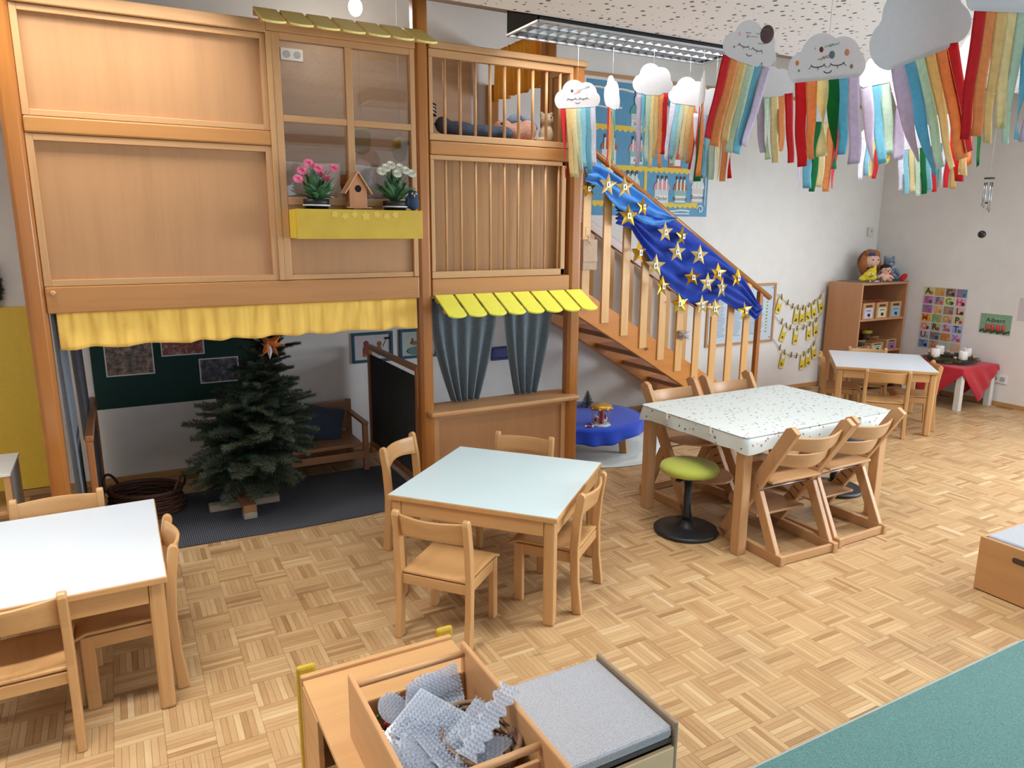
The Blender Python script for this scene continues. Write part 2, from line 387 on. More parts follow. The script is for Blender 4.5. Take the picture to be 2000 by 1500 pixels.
# awnings of yellow slats
def awning(mname, label, n, x0, x1, zt, zb, yout, w, col):
    t = wthing('slat_awning', label, 'awning', ((x0+x1)/2, YF, zb))
    st = (x1-x0-w)/(n-1); L = math.hypot(YF-yout, zt-zb)
    d = Vector((0, yout-YF, zb-zt)).normalized(); nrm = Vector((0, d.z, -d.y)); nrm = nrm if nrm.z > 0 else -nrm
    poly = [(0, 0), (w, 0), (w, L-.02), (w*.85, L-.008), (w*.65, L), (w*.35, L), (w*.15, L-.008), (0, L-.02)]
    me = None
    for i in range(n):
        xs = x0+st*i
        q = MB().prism(poly, lambda a, b, h: Vector((a, 0, 0))+d*b+nrm*h, 0, .011)
        q.build('slat', P(mname+'_yellow', col, .45, .04), t, .002, loc=(xs, YF, zt))
    mb = MB()
    for b in (.04, L*.62): mb.bar(Vector((x0, YF, zt))+d*b-nrm*.011, Vector((x1, YF, zt))+d*b-nrm*.011, .03, .018, nrm)
    mb.build('batten', lightb('x'), t, .002)
    B('wall_strip', lightb('x'), t, x0, x1, YF-.018, YF, zt-.034, zt-.004)
    return t
awning('lower_awning', 'sloping awning of eight bright yellow slats over the counter', 8, 1.69, 2.745, 1.296, 1.185, 3.875, .117, (236, 234, 84))
awning('upper_awning', 'small awning of seven yellow slats above the play window', 7, .735, 1.64, 2.775, 2.66, 3.86, .115, (255, 240, 150))

# flower box with cut out blossoms along its front
yel = P('yellow_dim', (206, 172, 48), .45, .1, 9); yel_lit = P('yellow_lit', (232, 205, 60), .4, .03)  # light on the sides and the dimmer front put into the yellow tones
fb = wthing('flower_box', 'yellow wooden flower box with pale blossom cut-outs under the play window', 'flower box', (1.2, 4.02, 1.642))
B('front_board', yel, fb, .856, 1.556, 3.932, 3.944, 1.642, 1.797, .002)
B('side_board', yel_lit, fb, .856, .868, 3.945, YF+.003, 1.645, 1.795, .002); B('side_board', yel_lit, fb, 1.544, 1.556, 3.945, YF+.003, 1.645, 1.795, .002)
B('base_board', yel, fb, .868, 1.544, 3.945, YF+.003, 1.645, 1.66, .001); B('back_board', yel, fb, .868, 1.544, YF-.009, YF+.003, 1.66, 1.795, .001)
for i, fx in enumerate((1.06, 1.113, 1.165, 1.228, 1.29, 1.345, 1.395)):
    z = 1.772-(i % 2)*.008; r = .02 if i != 3 else .024
    poly = []
    for k in range(40):
        a = 2*PI*k/40; rr = r*(.62+.38*abs(math.cos(2.5*(a+.3*i)))); poly.append((rr*math.cos(a), rr*math.sin(a)))
    MB().prism(poly, lambda a, b, t: (fx+a, 3.9315-t, z+b), 0, .0012).build('blossom', P('pale_yellow', (222, 190, 80), .5, .03), fb)

# ------------------------------------------------------------------ staircase
SY0, SY1 = 4.5, 5.3
def st_top(x): return 1.265-.592*(x-3.03)
stair = wthing('staircase', 'open wooden staircase with flat balusters running down from the loft along the wall', 'staircase', (4.0, 4.9, 0))
def stringer(y, mat):
    xa, xb = 2.76, 5.15
    z = lambda x: st_top(x)
    poly = [(xa, z(xa)), (xa, z(xa)-.217), (3.6, z(3.6)-.217), (4.76, 0.0), (5.13, 0.0), (5.12, z(5.12))]
    return MB().prism(poly, lambda a, b, t: (a, t, b), y, y+.042).build('stringer', mat, stair, .004)
stringer(SY0, WOOD('stair_honey', (206, 132, 58), 'x', .25, .14)); stringer(SY1-.042, WOOD('stair_honey', (206, 132, 58), 'x', .25, .14))
nst = 7; rise = 1.42/(nst+1)
for i in range(1, nst+1):
    z = 1.42-rise*i; x = 2.76+(1.42-rise*(i-1)-z)/.592*(i-1)+.02
    x = 2.8+(rise/.592)*(i-1)
    B('tread', WOOD('tread_wood', (184, 120, 66), 'y', .3, .15), stair, x, x+.27, SY0+.042, SY1-.042, z-.04, z, .004)
def hr_z(x): return 2.27-.591*(x-3.05)
bal = WOOD('baluster_wood', (226, 174, 108), 'z', .35, .12)
xs = [2.83+.186*i for i in range(11)]
for i, x in enumerate(xs):
    B('baluster', bal, stair, x, x+.07, SY0-.012, SY0+.008, st_top(x+.07)-.12, hr_z(x+.035)-.02, .004)
newx = 4.86
B('newel', honey('z'), stair, newx, newx+.04, SY0-.012, SY0+.03, 0.0, hr_z(newx)-.02, .004)
MB().tube([(2.76, SY0-.002, hr_z(2.76)), (3.8, SY0-.002, hr_z(3.8)), (4.99, SY0-.002, hr_z(4.99))], .023, 12).build('handrail', honey('x'), stair, 0)
for i in range(9):
    x = 2.95+.22*i
    B('baluster', bal, stair, x, x+.07, SY1-.01, SY1+.008, st_top(x+.07)-.12, hr_z(x+.035)-.22, .004)
MB().bar((2.76, SY1-.02, hr_z(2.76)-.2), (4.9, SY1-.02, hr_z(4.9)-.2), .03, .07).build('handrail', honey('x'), stair, .004)
k = at_y(1262, 680, SY0)
MB().add([(k.x-.02, SY0, k.z), (k.x, SY0, k.z-.02), (k.x+.02, SY0, k.z), (k.x, SY0, k.z+.02), (k.x, SY0-.035, k.z)], [(0, 1, 4), (1, 2, 4), (2, 3, 4), (3, 0, 4), (3, 2, 1, 0)]).build('peg', lightb('x'), stair)

# draped cloth over the handrail
YD = SY0-.05
def Z7(x, y): return at_y(1080+x/3.125, 300+y/3.125, YD)
def interp(pts, x):
    for a, b in zip(pts, pts[1:]):
        if a[0] <= x <= b[0]: return a[1]+(b[1]-a[1])*(x-a[0])/max(1e-6, b[0]-a[0])
    return pts[0][1] if x < pts[0][0] else pts[-1][1]
def drape(name, label, top, bot, mat, fold, seed, ya=0.0):
    T = [Z7(*p) for p in top]; Bt = [Z7(*p) for p in bot]
    T = [(p.x, p.z) for p in T]; Bt = [(p.x, p.z) for p in Bt]
    x0 = max(T[0][0], Bt[0][0]); x1 = min(T[-1][0], Bt[-1][0])
    def fn(u, v):
        x = x0+(x1-x0)*u; zt = interp(T, x); zb = interp(Bt, x)
        s = v+.05*math.sin(5*u+seed)
        f = .5+.5*math.sin(2*PI*(s*fold+u*1.6)+1.4*math.sin(3.1*u+seed))
        y = YD+ya-.045*f*min(1, v*5)*(1-.3*v)-.012*noise.noise((x*9, v*7, seed))
        if v < .12: y = YD+.02-.05*(v/.12)+ya*v
        return (x, y, zt+(zb-zt)*v+.012*noise.noise((x*6, v*5, seed+3)))
    o = MB().sheet(fn, 110, 36).build(name, mat, solid=.002)
    return tag(o, label, 'cloth')
drape('light_blue_cloth', 'light blue cloth draped over the upper part of the stair rail', [(190, 10), (250, 40), (330, 80), (520, 215), (735, 395)],
      [(190, 170), (260, 190), (330, 290), (385, 345), (450, 370), (520, 420), (600, 450), (680, 430), (735, 400)], FABRIC('light_blue_cloth', (74, 146, 224), 300, .15), 2.6, 1.0, -.01)
drape('dark_blue_cloth', 'royal blue cloth draped over the lower part of the stair rail', [(380, 320), (600, 350), (725, 388), (860, 480), (1000, 600), (1150, 735), (1210, 840), (1262, 930)],
      [(380, 430), (430, 445), (470, 455), (520, 545), (600, 690), (700, 800), (790, 895), (860, 935), (940, 915), (1020, 890), (1110, 955), (1190, 985), (1222, 1020), (1262, 945)], FABRIC('dark_blue_cloth', (18, 60, 168), 300, .2), 4.5, 4.2)

# gold stars on the drape
gold = P('gold_card', (176, 148, 84), .42, .06, 40, metal=.45); foil = P('gold_foil', (206, 164, 52), .2, .12, 30, metal=.9)
stick = P('white_sticker', (240, 240, 236), .6, .02); ink = P('black_ink', (30, 28, 28), .6, .02)
STARS = [(215, 215, 55, 1, 'crumpled foil star beside the loft post'), (335, 190, 66, 0, 'matt gold star at the top of the drape, left of a pair'), (437, 205, 62, 0, 'matt gold star at the top of the drape, right of a pair'),
 (548, 325, 56, 1, 'shiny folded gold star on the lower edge of the light blue cloth'), (458, 380, 66, 1, 'shiny gold star on the left corner of the dark blue cloth'), (685, 480, 60, 0, 'matt gold star at the upper edge of the dark blue cloth'),
 (787, 505, 60, 1, 'shiny gold star just right of the upper matt star on dark blue cloth'), (757, 600, 60, 0, 'matt gold star below the shiny star in the middle of the drape'), (893, 620, 60, 0, 'matt gold star alone at the right middle of the dark cloth'),
 (525, 605, 70, 1, 'large shiny gold star on the left edge of the drape above a baluster'), (625, 685, 68, 0, 'large matt gold star on the lower left edge of the drape'), (665, 810, 62, 1, 'tilted shiny gold star hanging below the large matt one'),
 (850, 755, 58, 1, 'shiny gold star in the lower middle of the dark cloth'), (1005, 730, 60, 1, 'bent shiny gold star near the rail on the lower drape'), (942, 790, 60, 0, 'matt gold star left of the lowest matt pair'), (1032, 820, 62, 0, 'matt gold star right of the lowest matt pair'),
 (1125, 760, 56, 1, 'shiny gold star hanging at the bare end of the handrail'), (768, 915, 60, 1, 'shiny gold star over two balusters at the lower hem'), (910, 925, 60, 0, 'matt gold star at the lower hem in front of a baluster'),
 (987, 950, 60, 0, 'matt gold star overlapping its left neighbour at the hem'), (1172, 960, 56, 1, 'shiny gold star lowest and rightmost on the drape')]
for i, (sx, sy, sr, fo, lab) in enumerate(STARS):
    p = at_y(1080+sx/3.125, 300+sy/3.125, SY0-(.04 if i in (0, 17) else .125)-(i % 3)*.008); r = sr/3.125*(p-EYE).length/FPX*1.04
    t = thing('gold_star', lab, 'star', p, R(random.uniform(-12, 18)), 'gold stars pinned to the stair drape')
    rot = random.uniform(-.12, .12)
    vs = [(0, -.006 if not fo else -.012, 0)]+[((r if k % 2 == 0 else r*.42)*math.sin(PI*k/5+rot), (random.uniform(-.012, .012) if fo else .0), (r if k % 2 == 0 else r*.42)*math.cos(PI*k/5+rot)) for k in range(10)]
    MB().add(vs, [(0, 1+k, 1+(k+1) % 10) for k in range(10)]).build('star_body', foil if fo else gold, t, solid=.0015)
    s2 = r*.17
    MB().box(-s2, s2, -.0035-.012*fo, -.0025-.012*fo, -s2*1.4, s2*1.4).build('number_sticker', stick, t, loc=(0, -.006, 0))
    MB().ell((0, 0, 0), (s2*.35, .0008, s2*.55)).ell((s2*.1, 0, s2*.75), (s2*.3, .0008, s2*.3)).build('sticker_motif', ink, t, loc=(0, -.0102-.012*fo, -s2*.2))
# paper bag with raffia and a twig bundle on the balusters
g = wthing('paper_bag', 'brown paper bag with a white raffia bow hanging on the upper balusters', 'bag', tuple(at_y(1150, 528, SY0-.06)))
a = at_y(1138, 468, SY0-.05); b = at_y(1164, 527, SY0-.05)
B('bag_body', P('kraft_paper', (190, 164, 138), .8, .06), g, a.x, b.x, SY0-.06, SY0-.014, b.z, a.z, .004)
B('bag_fold', P('kraft_paper', (190, 164, 138), .8, .06), g, a.x, b.x, SY0-.064, SY0-.061, b.z+.06, b.z+.1, .001)
c = at_y(1147, 462, SY0-.06); mb = MB()
for k in range(9):
    an = k*.7; mb.tube([(c.x+.03*math.cos(an)*q+.01*math.sin(7*q+k), SY0-.07-.01*math.sin(3*q+k), c.z+(.05*math.sin(an)+(.02 if k % 2 else -.02))*q) for q in (0, .3, .6, 1)], .0022, 5)
mb.tube([(c.x+.022*math.sin(2*PI*q/16), SY0-.068, c.z+.03+.04*math.cos(2*PI*q/16)) for q in range(16)], .003, 6, True)
mb.build('raffia_bow', P('raffia', (216, 200, 168), .8, .08), g)
g = wthing('twig_bundle', 'silvery bundle of twigs tied to a lower baluster', 'bundle', tuple(at_y(1336, 668, SY0-.05)))
c = at_y(1336, 655, SY0-.055); mb = MB()
for k in range(22):
    an = random.uniform(-.9, .9); L = random.uniform(.03, .065)
    mb.cyl((c.x-L*math.cos(an), SY0-.05-random.random()*.02, c.z-L*math.sin(an)), (c.x+L*math.cos(an), SY0-.05-random.random()*.02, c.z+L*math.sin(an)), .0022, .0015, 5)
mb.build('twigs', P('silver_twig', (186, 184, 180), .5, .2), g)
B('wrap', P('kraft_paper', (190, 164, 138), .8, .06), g, c.x-.035, c.x+.035, SY0-.045, SY0-.014, c.z-.03, c.z+.035, .004)

# ------------------------------------------------------------------ cloth of the loft
def ruffle(fn_x, z0, z1, n, amp, seed, mat, name, label, y0=None, axis='x'):
    def fn(u, v):
        a = fn_x(u); k = 2*PI*n*u+2.6*math.sin(9*u+seed)+1.4*math.sin(23*u+seed*2)
        w = amp*(.25+.75*v)*math.sin(k)+amp*1.1*noise.noise((u*31, v*1.5, seed))+amp*.5*noise.noise((u*90, v*1.2, seed+4))
        z = z0+(z1-z0)*v-.006*math.sin(k*.5)*v
        return (a, y0+w, z) if axis == 'x' else (y0+w, a, z)
    return tag(MB().sheet(fn, 260, 10).build(name, mat, solid=.002), label, 'valance')
ymat = FABRIC('yellow_cotton', (252, 206, 100), 250, .05)
ruffle(lambda u: -.268+1.853*u, 1.2895, 1.112, 17, .008, 2.0, ymat, 'yellow_valance', 'long ruffled yellow valance under the main loft beam', YF+.03)
ruffle(lambda u: 4.55+.73*u, 3.02, 2.66, 6, .018, 5.0, THIN('amber_cotton', (244, 188, 74), .4, .85, .06), 'amber_valance', 'amber yellow valance over the stair opening of the upper storey', 2.71, 'y')
jean = FABRIC('blue_grey_linen', (100, 112, 120), 220, .2, .95, .0008, (1, 1, .25))
def curtain(name, label, xt0, xt1, xb0, xb1, z0, z1, y, n, mat, bulge=.0):
    def fn(u, v):
        e = v**1.6
        a = xt0+(xb0-xt0)*e; b = xt1+(xb1-xt1)*e
        k = 2*PI*n*u+.9*math.sin(5*u)+.6*v
        amp = .012+.016*v
        return (a+(b-a)*u, y+amp*math.sin(k), z0+(z1-z0)*v)
    return tag(MB().sheet(fn, 90, 24).build(name, mat, solid=.002), label, 'curtain')
curtain('linen_curtain', 'wider blue-grey curtain gathered at the bottom left of the counter opening', 1.69, 2.18, 1.85, 2.035, 1.27, .60, YF+.12, 5, jean)
curtain('linen_curtain', 'narrower blue-grey curtain gathered at the right of the counter opening', 2.22, 2.6, 2.32, 2.475, 1.27, .60, YF+.12, 4, jean)
def sidecur(name, label, ya, yb, z0, z1, x, n, mat):
    def fn(u, v): return (x+.018*math.sin(2*PI*n*u+.8*v)+.02*v, ya+(yb-ya)*u*(1-.12*v), z0+(z1-z0)*v)
    return tag(MB().sheet(fn, 60, 14).build(name, mat, solid=.002), label, 'curtain')
sidecur('grey_curtain', 'grey curtain hanging inside the left end of the loft', 4.22, 4.62, 1.28, .06, -.285, 4, FABRIC('grey_linen', (112, 120, 130), 220, .2))
sidecur('dark_curtain', 'darker grey curtain behind the left loft post', 4.66, 5.25, 1.28, .5, -.25, 6, FABRIC('slate_linen', (78, 80, 88), 220, .2))

# ------------------------------------------------------------------ under the loft
def matte(): 
    m, nt, b = newmat('ribbed_mat'); v = coords(nt, (1, 1, 1), False)
    wv = nt.nodes.new('ShaderNodeTexWave'); wv.inputs['Scale'].default_value = 28; wv.inputs['Distortion'].default_value = .6; wv.inputs['Detail Scale'].default_value = 3
    nt.links.new(v, wv.inputs['Vector'])
    nt.links.new(ramp(nt, wv.outputs['Fac'], [(.2, rgb((48, 50, 58))), (.8, rgb((86, 88, 96)))]), b.inputs['Base Color']); b.inputs['Roughness'].default_value = .9
    bump(nt, b, wv.outputs['Fac'], .002); return m
pts = [(.13, 4.07), (.8, 4.035), (1.15, 4.035), (1.4, 4.06), (1.55, 4.12), (1.62, 4.25), (1.63, 4.9), (.13, 4.93)]
tag(MB().prism(pts, lambda a, b, t: (a, b, t), .001, .009).build('floor_mat', matte(), bev=.003), 'dark grey ribbed floor mat under the loft', 'mat')
def divider(name, label, x, ya, yb, h, fab):
    t = wthing(name, label, 'divider', (x, (ya+yb)/2, 0)); dk = WOOD('dark_beech', (176, 116, 70), 'z')
    for y in (ya, yb-.035): B('upright', dk, t, x-.016, x+.016, y, y+.035, 0, h, .004)
    dk = WOOD('dark_beech', (176, 116, 70), 'y')
    B('top_rail', dk, t, x-.02, x+.02, ya, yb, h, h+.035, .006); B('bottom_rail', dk, t, x-.015, x+.015, ya+.035, yb-.035, .06, .1, .003)
    def fn(u, v):
        y = ya+.036+(yb-ya-.072)*u
        return (x+.004*math.sin(2*PI*22*u), y, .1+(h-.135)*v)
    MB().sheet(fn, 176, 4).build('fabric', fab, t, solid=.0015)
    return t
darkf = FABRIC('black_green_fabric', (40, 44, 44), 200, .2)
divider('fabric_divider', 'wooden divider with dark pleated fabric inside the loft by the middle post', 1.63, 4.24, 5.27, .81, darkf)
divider('fabric_divider', 'wooden divider with blue-black fabric inside the left end of the loft', -.2, 4.25, 5.27, .6, FABRIC('navy_fabric', (44, 52, 68), 200, .2))
# green pin board and its photographs
gb = wthing('green_board', 'dark green pin board on the wall behind the fir tree', 'board', (.3, YW, .52))
B('board_panel', P('board_green', (18, 58, 52), .8, .08), gb, -.19, .82, YW-.012, YW, .52, 1.12, .002)
def photo(name, label, x0, x1, z0, z1, cols, seed, y, frame=None, rot=0, cat='picture', group=None):
    t = wthing(name, label, cat, ((x0+x1)/2, y, z0), group); bd = .008 if not frame else .022
    B('paper', P('photo_paper', (226, 222, 224), .4, .02), t, x0, x1, y-.002, y, z0, z1, 0)
    m, nt, b = newmat(name+str(seed)); v = coords(nt, (1, 1, 1), False)
    mp = nt.nodes.new('ShaderNodeVectorMath'); mp.operation = 'ADD'; mp.inputs[1].default_value = (seed*3.1, seed, seed*1.7); nt.links.new(v, mp.inputs[0])
    f = nz(nt, mp.outputs[0], 26, 5, .7)
    nt.links.new(ramp(nt, f, [(.3+.4*i/max(1, len(cols)-1), rgb(c)) for i, c in enumerate(cols)]), b.inputs['Base Color']); b.inputs['Roughness'].default_value = .35
    B('print', m, t, x0+bd, x1-bd, y-.0028, y-.002, z0+bd, z1-bd, 0)
    if frame:
        for a in ((x0, x1, z1-.022, z1), (x0, x1, z0, z0+.022), (x0, x0+.022, z0+.022, z1-.022), (x1-.022, x1, z0+.022, z1-.022)): B('frame_bar', frame, t, a[0], a[1], y-.016, y, a[2], a[3], .003)
    return t
XM = [(28, 40, 34), (60, 70, 52), (120, 96, 90), (176, 140, 120), (150, 150, 160)]
photo('photograph', 'large photograph of toys under a decorated tree on the green board', -.112, .176, .735, .97, XM, 1, YW-.0125)
photo('photograph', 'photograph half hidden by the yellow valance on the green board', .224, .495, .845, 1.03, [(40, 50, 44), (150, 60, 54), (200, 180, 180)], 2, YW-.0125)
photo('photograph', 'small dark photograph beside the fir tree on the green board', .452, .71, .636, .812, [(34, 40, 44), (80, 80, 90), (150, 150, 160)], 3, YW-.0125)
bf = P('teal_frame', (44, 84, 104), .45, .08)
def drawing(t, figs, y):
    for (x, z, s, col, kind) in figs:
        mb = MB(); mm = P('crayon%d%d%d' % col, col, .7, .05)
        if kind == 'body': mb.ell((x, y, z), (s*.55, .0012, s)).ell((x+.1*s, y, z+1.3*s), (s*.5, .0012, s*.5))
        elif kind == 'stick': mb.bar((x, y, z), (x+s*.5, y, z+s), .002, .004).ell((x+s*.6, y, z+s*1.1), (s*.45, .0012, s*.16))
        else: mb.ell((x, y, z), (s, .0012, s*.35))
        mb.build('figure', mm, t)
f1 = photo('framed_drawing', 'teal framed drawing of two figures, one holding a broom', 1.53, 1.857, .686, .92, [(212, 208, 214), (206, 202, 208)], 5, YW-.0005, bf)
drawing(f1, [(1.64, .775, .045, (150, 74, 50), 'body'), (1.745, .775, .04, (150, 106, 40), 'body'), (1.775, .80, .06, (60, 40, 36), 'stick'), (1.64, .74, .03, (180, 120, 90), 'x')], YW-.0045)
f2 = photo('framed_drawing', 'teal framed drawing of a figure over water behind the middle post', 1.91, 2.237, .69, .925, [(196, 202, 192), (190, 198, 186)], 6, YW-.0005, bf)
drawing(f2, [(2.02, .82, .018, (130, 80, 40), 'body'), (2.05, .812, .05, (150, 120, 60), 'x'), (2.07, .75, .1, (110, 140, 136), 'x')], YW-.0045)
photo('framed_drawing', 'small dark blue picture seen between the two curtains', 2.72, 3.0, .612, .728, [(26, 44, 120), (40, 60, 140), (90, 70, 80)], 7, YW-.0005, P('navy_frame', (24, 44, 110), .5, .06))
# bench with cushion
bn = wthing('toddler_bench', 'low wooden bench with armrest behind the fir tree', 'bench', (1.1, 5.05, 0))
db = WOOD('bench_wood', (178, 130, 96), 'x'); dz = WOOD('bench_wood', (178, 130, 96), 'z')
for x in (.72, 1.475):
    B('leg', dz, bn, x-.035, x, 4.85, 4.89, 0, .34, .004); B('leg', dz, bn, x-.035, x, 5.26, 5.3, 0, .44, .004)
    B('armrest', WOOD('bench_wood', (178, 130, 96), 'y'), bn, x-.038, x+.003, 4.84, 5.26, .34, .362, .005)
B('seat', db, bn, .72, 1.44, 4.87, 5.26, .18, .205, .004); B('front_rail', db, bn, .72, 1.44, 4.85, 4.87, .1, .15, .003)
B('backrest', db, bn, .72, 1.44, 5.255, 5.275, .22, .43, .004)
def pillow(name, label, c, sx, sz, th, rot, mat, cat='cushion', group=None):
    def side(sg):
        def fn(u, v):
            a, b = 2*u-1, 2*v-1
            h = th*(max(0, 1-a**4)*max(0, 1-b**4))**.6
            k = 1-.06*(1-abs(a*b))
            return (sx*a*k, sg*h+.004*noise.noise((a*3, b*3, sg)), sz*b*k)
        return fn
    o = MB().sheet(side(1), 16, 16).sheet(side(-1), 16, 16).build(name, mat, loc=c, rot=rot)
    return tag(o, label, cat, group)
pillow('bench_cushion', 'dark blue cushion leaning on the low bench', (1.22, 5.12, .315), .15, .13, .045, (R(-28), R(14), R(-8)), FABRIC('navy_cushion', (62, 74, 96), 200, .15))
# wicker basket
wk = P('dark_wicker', (82, 50, 36), .6, .25, 60)
bk = thing('wicker_basket', 'dark wicker basket with round handle on the floor by the left loft post', 'basket', (.04, 4.72, 0), R(-28))
mb = MB()
for k in range(9):
    r = .17+.012*math.sin(k*.4)
    mb.tube([((r+.006*math.sin(6*2*PI*j/48+k*PI))*math.cos(2*PI*j/48)*1.15, (r*.85+.006*math.sin(6*2*PI*j/48+k*PI))*math.sin(2*PI*j/48), .012+k*.015) for j in range(48)], .009, 6, True)
mb.build('weave', wk, bk)
MB().tube([(.205*math.cos(2*PI*j/40), .155*math.sin(2*PI*j/40), .15) for j in range(40)], .014, 8, True).build('rim', wk, bk)
MB().lathe([(.001, .008), (.16, .008), (.16, .014), (.001, .014)], sx=1.15, sy=.85).build('base', wk, bk)
MB().tube([(-.2-.03*math.sin(PI*q/12), .07*math.cos(PI*q/12), .15+.085*math.sin(PI*q/12)) for q in range(13)], .008, 7).build('handle', wk, bk)
MB().tube([(.2+.03*math.sin(PI*q/12), .07*math.cos(PI*q/12), .15+.085*math.sin(PI*q/12)) for q in range(13)], .008, 7).build('handle', wk, bk)
# cabinet and yellow board at the left edge
cb = wthing('white_cabinet', 'low wooden cabinet with a white top at the left edge, beside the yellow panel', 'cabinet', (-.8, 4.4, 0))
B('top', P('white_laminate2', (224, 222, 216), .4, .03), cb, -1.05, -.55, 4.2, 4.6, .485, .5, .003)
for x in (-1.04, -.585): 
    for y in (4.21, 4.56): B('leg', beech('z'), cb, x, x+.03, y, y+.03, 0, .485, .003)
B('side_panel', P('grey_side', (196, 190, 184), .5, .04), cb, -.57, -.56, 4.24, 4.56, .04, .485, .002)
B('shelf', lightb('x'), cb, -1.01, -.575, 4.22, 4.58, .28, .3, .002); B('shelf', lightb('x'), cb, -1.01, -.575, 4.22, 4.58, .05, .07, .002)
tag(B('yellow_wall_board', P('panel_yellow', (242, 204, 76), .5, .04), None, -1.6, -.41, YW-.02, YW-.001, .05, 1.218, .003), 'tall plain yellow wall panel left of the loft', 'wall panel')

# ------------------------------------------------------------------ fir tree
def needle_mat(name, a, b):
    if name in MATS: return MATS[name]
    m, nt, bs = newmat(name); v = coords(nt, (1, 1, 1)); f = nz(nt, v, 14, 3)
    nt.links.new(ramp(nt, f, [(.3, rgb(a)), (.7, rgb(b))]), bs.inputs['Base Color']); bs.inputs['Roughness'].default_value = .5
    MATS[name] = m; return m
fir = needle_mat('fir_needles', (24, 46, 36), (58, 84, 60)); bark = P('fir_bark', (96, 74, 58), .9, .25, 40)
def needles(mb, a, b, L, step, rnd, flat=.5):
    a = Vector(a); b = Vector(b); d = (b-a); n = max(2, int(d.length/step)); d.normalize()
    u = d.cross(Vector((0, 0, 1))); u = u.normalized() if u.length > .05 else Vector((1, 0, 0)); w = u.cross(d)
    for i in range(n):
        p = a+(b-a)*(i/n)
        for k in range(4):
            an = 2*PI*k/4+rnd.uniform(-.5, .5)
            o = (u*math.cos(an)+w*math.sin(an)*flat).normalized()
            t = (o*.85+d*.6).normalized()*L*rnd.uniform(.75, 1.1)
            s = d*.0016
            mb.add([p-s, p+s, p+t], [(0, 1, 2)])
def spray(seed, L=1.0, nl=.022):
    rnd = random.Random(seed); st = MB(); nd = MB()
    pts = [Vector((L*q, 0, .06*L*math.sin(q*2.2)-.08*L*q*q)) for q in (0, .25, .5, .75, 1)]
    st.tube(pts, [.006, .005, .004, .003, .0015], 5)
    for a, b in zip(pts, pts[1:]): needles(nd, a, b, nl, .0042, rnd)
    for i in range(11):
        q = .18+.075*i; base = pts[0].lerp(pts[-1], q); base.z = .06*L*math.sin(q*2.2)-.08*L*q*q
        for sg in (-1, 1):
            ln = L*(.42*(1-q)+.07)*rnd.uniform(.8, 1.1)
            e = base+Vector((ln*.72, sg*ln*.7, -.05*ln+rnd.uniform(-.02, .02)*L))
            st.tube([base, e], [.003, .001], 4); needles(nd, base, e, nl*.9, .0044, rnd)
            if ln > .1:
                for q2 in (.35, .65):
                    bb_ = base.lerp(e, q2)
                    for s3 in (-1, 1):
                        e2 = bb_+Vector((ln*.3, s3*ln*.22, 0)); needles(nd, bb_, e2, nl*.85, .0046, rnd)
    return st.mesh('twig_mesh'), nd
def plain(nd, name):
    me = bpy.data.meshes.new(name); me.from_pydata(nd.v, [], nd.f); return me
VAR = []
for sd, L in ((1, .36), (2, .30), (3, .36), (4, .22), (5, .14)):
    a, nd = spray(sd, L); b = plain(nd, 'needle_mesh'); a.materials.append(bark); b.materials.append(fir); VAR.append((a, b, L))
T0 = Vector((.57, 4.46, .1)); T1 = Vector((.79, 4.5, 1.1))
tree = wthing('fir_tree', 'undecorated green fir tree on a wooden cross stand under the loft', 'tree', (T0.x, T0.y, 0))
MB().tube([T0-Vector((0, 0, .06)), T0.lerp(T1, .3), T0.lerp(T1, .7), T1], [.022, .018, .01, .003], 10).build('trunk', bark, tree)
def put_branch(base, az, el, scale, vi):
    a, b, L = VAR[vi]
    o = bpy.data.objects.new('branch', a); C.objects.link(o); n = bpy.data.objects.new('needles', b); C.objects.link(n)
    o.location = base; o.rotation_euler = (random.uniform(-.3, .3), -el, az); o.scale = (scale,)*3
    attach(o, tree); WC.discard(o.name); n.parent = o
nb = 0
for k in range(270):
    q = (k/269)**1.35; h = .15+.83*q
    rad = interp([(0, .26), (.08, .36), (.2, .385), (.35, .36), (.48, .29), (.58, .21), (.75, .18), (.9, .13), (1, .05)], q)*(1.06 if k % 3 else .75)
    az = k*2.399+random.uniform(-.3, .3); vi = 0 if rad > .3 else (1 if rad > .22 else (3 if rad > .13 else 4))
    if vi == 0 and k % 2: vi = 2
    L = VAR[vi][2]; sc = rad/L*random.uniform(.85, 1.08)
    put_branch(T0.lerp(T1, h), az, R(interp([(0, -14), (.15, 0), (.4, 12), (.8, 24), (1, 50)], q))+random.uniform(-.25, .25), sc, vi)
put_branch(T1-Vector((0, 0, .1)), .3, R(85), .8, 4)
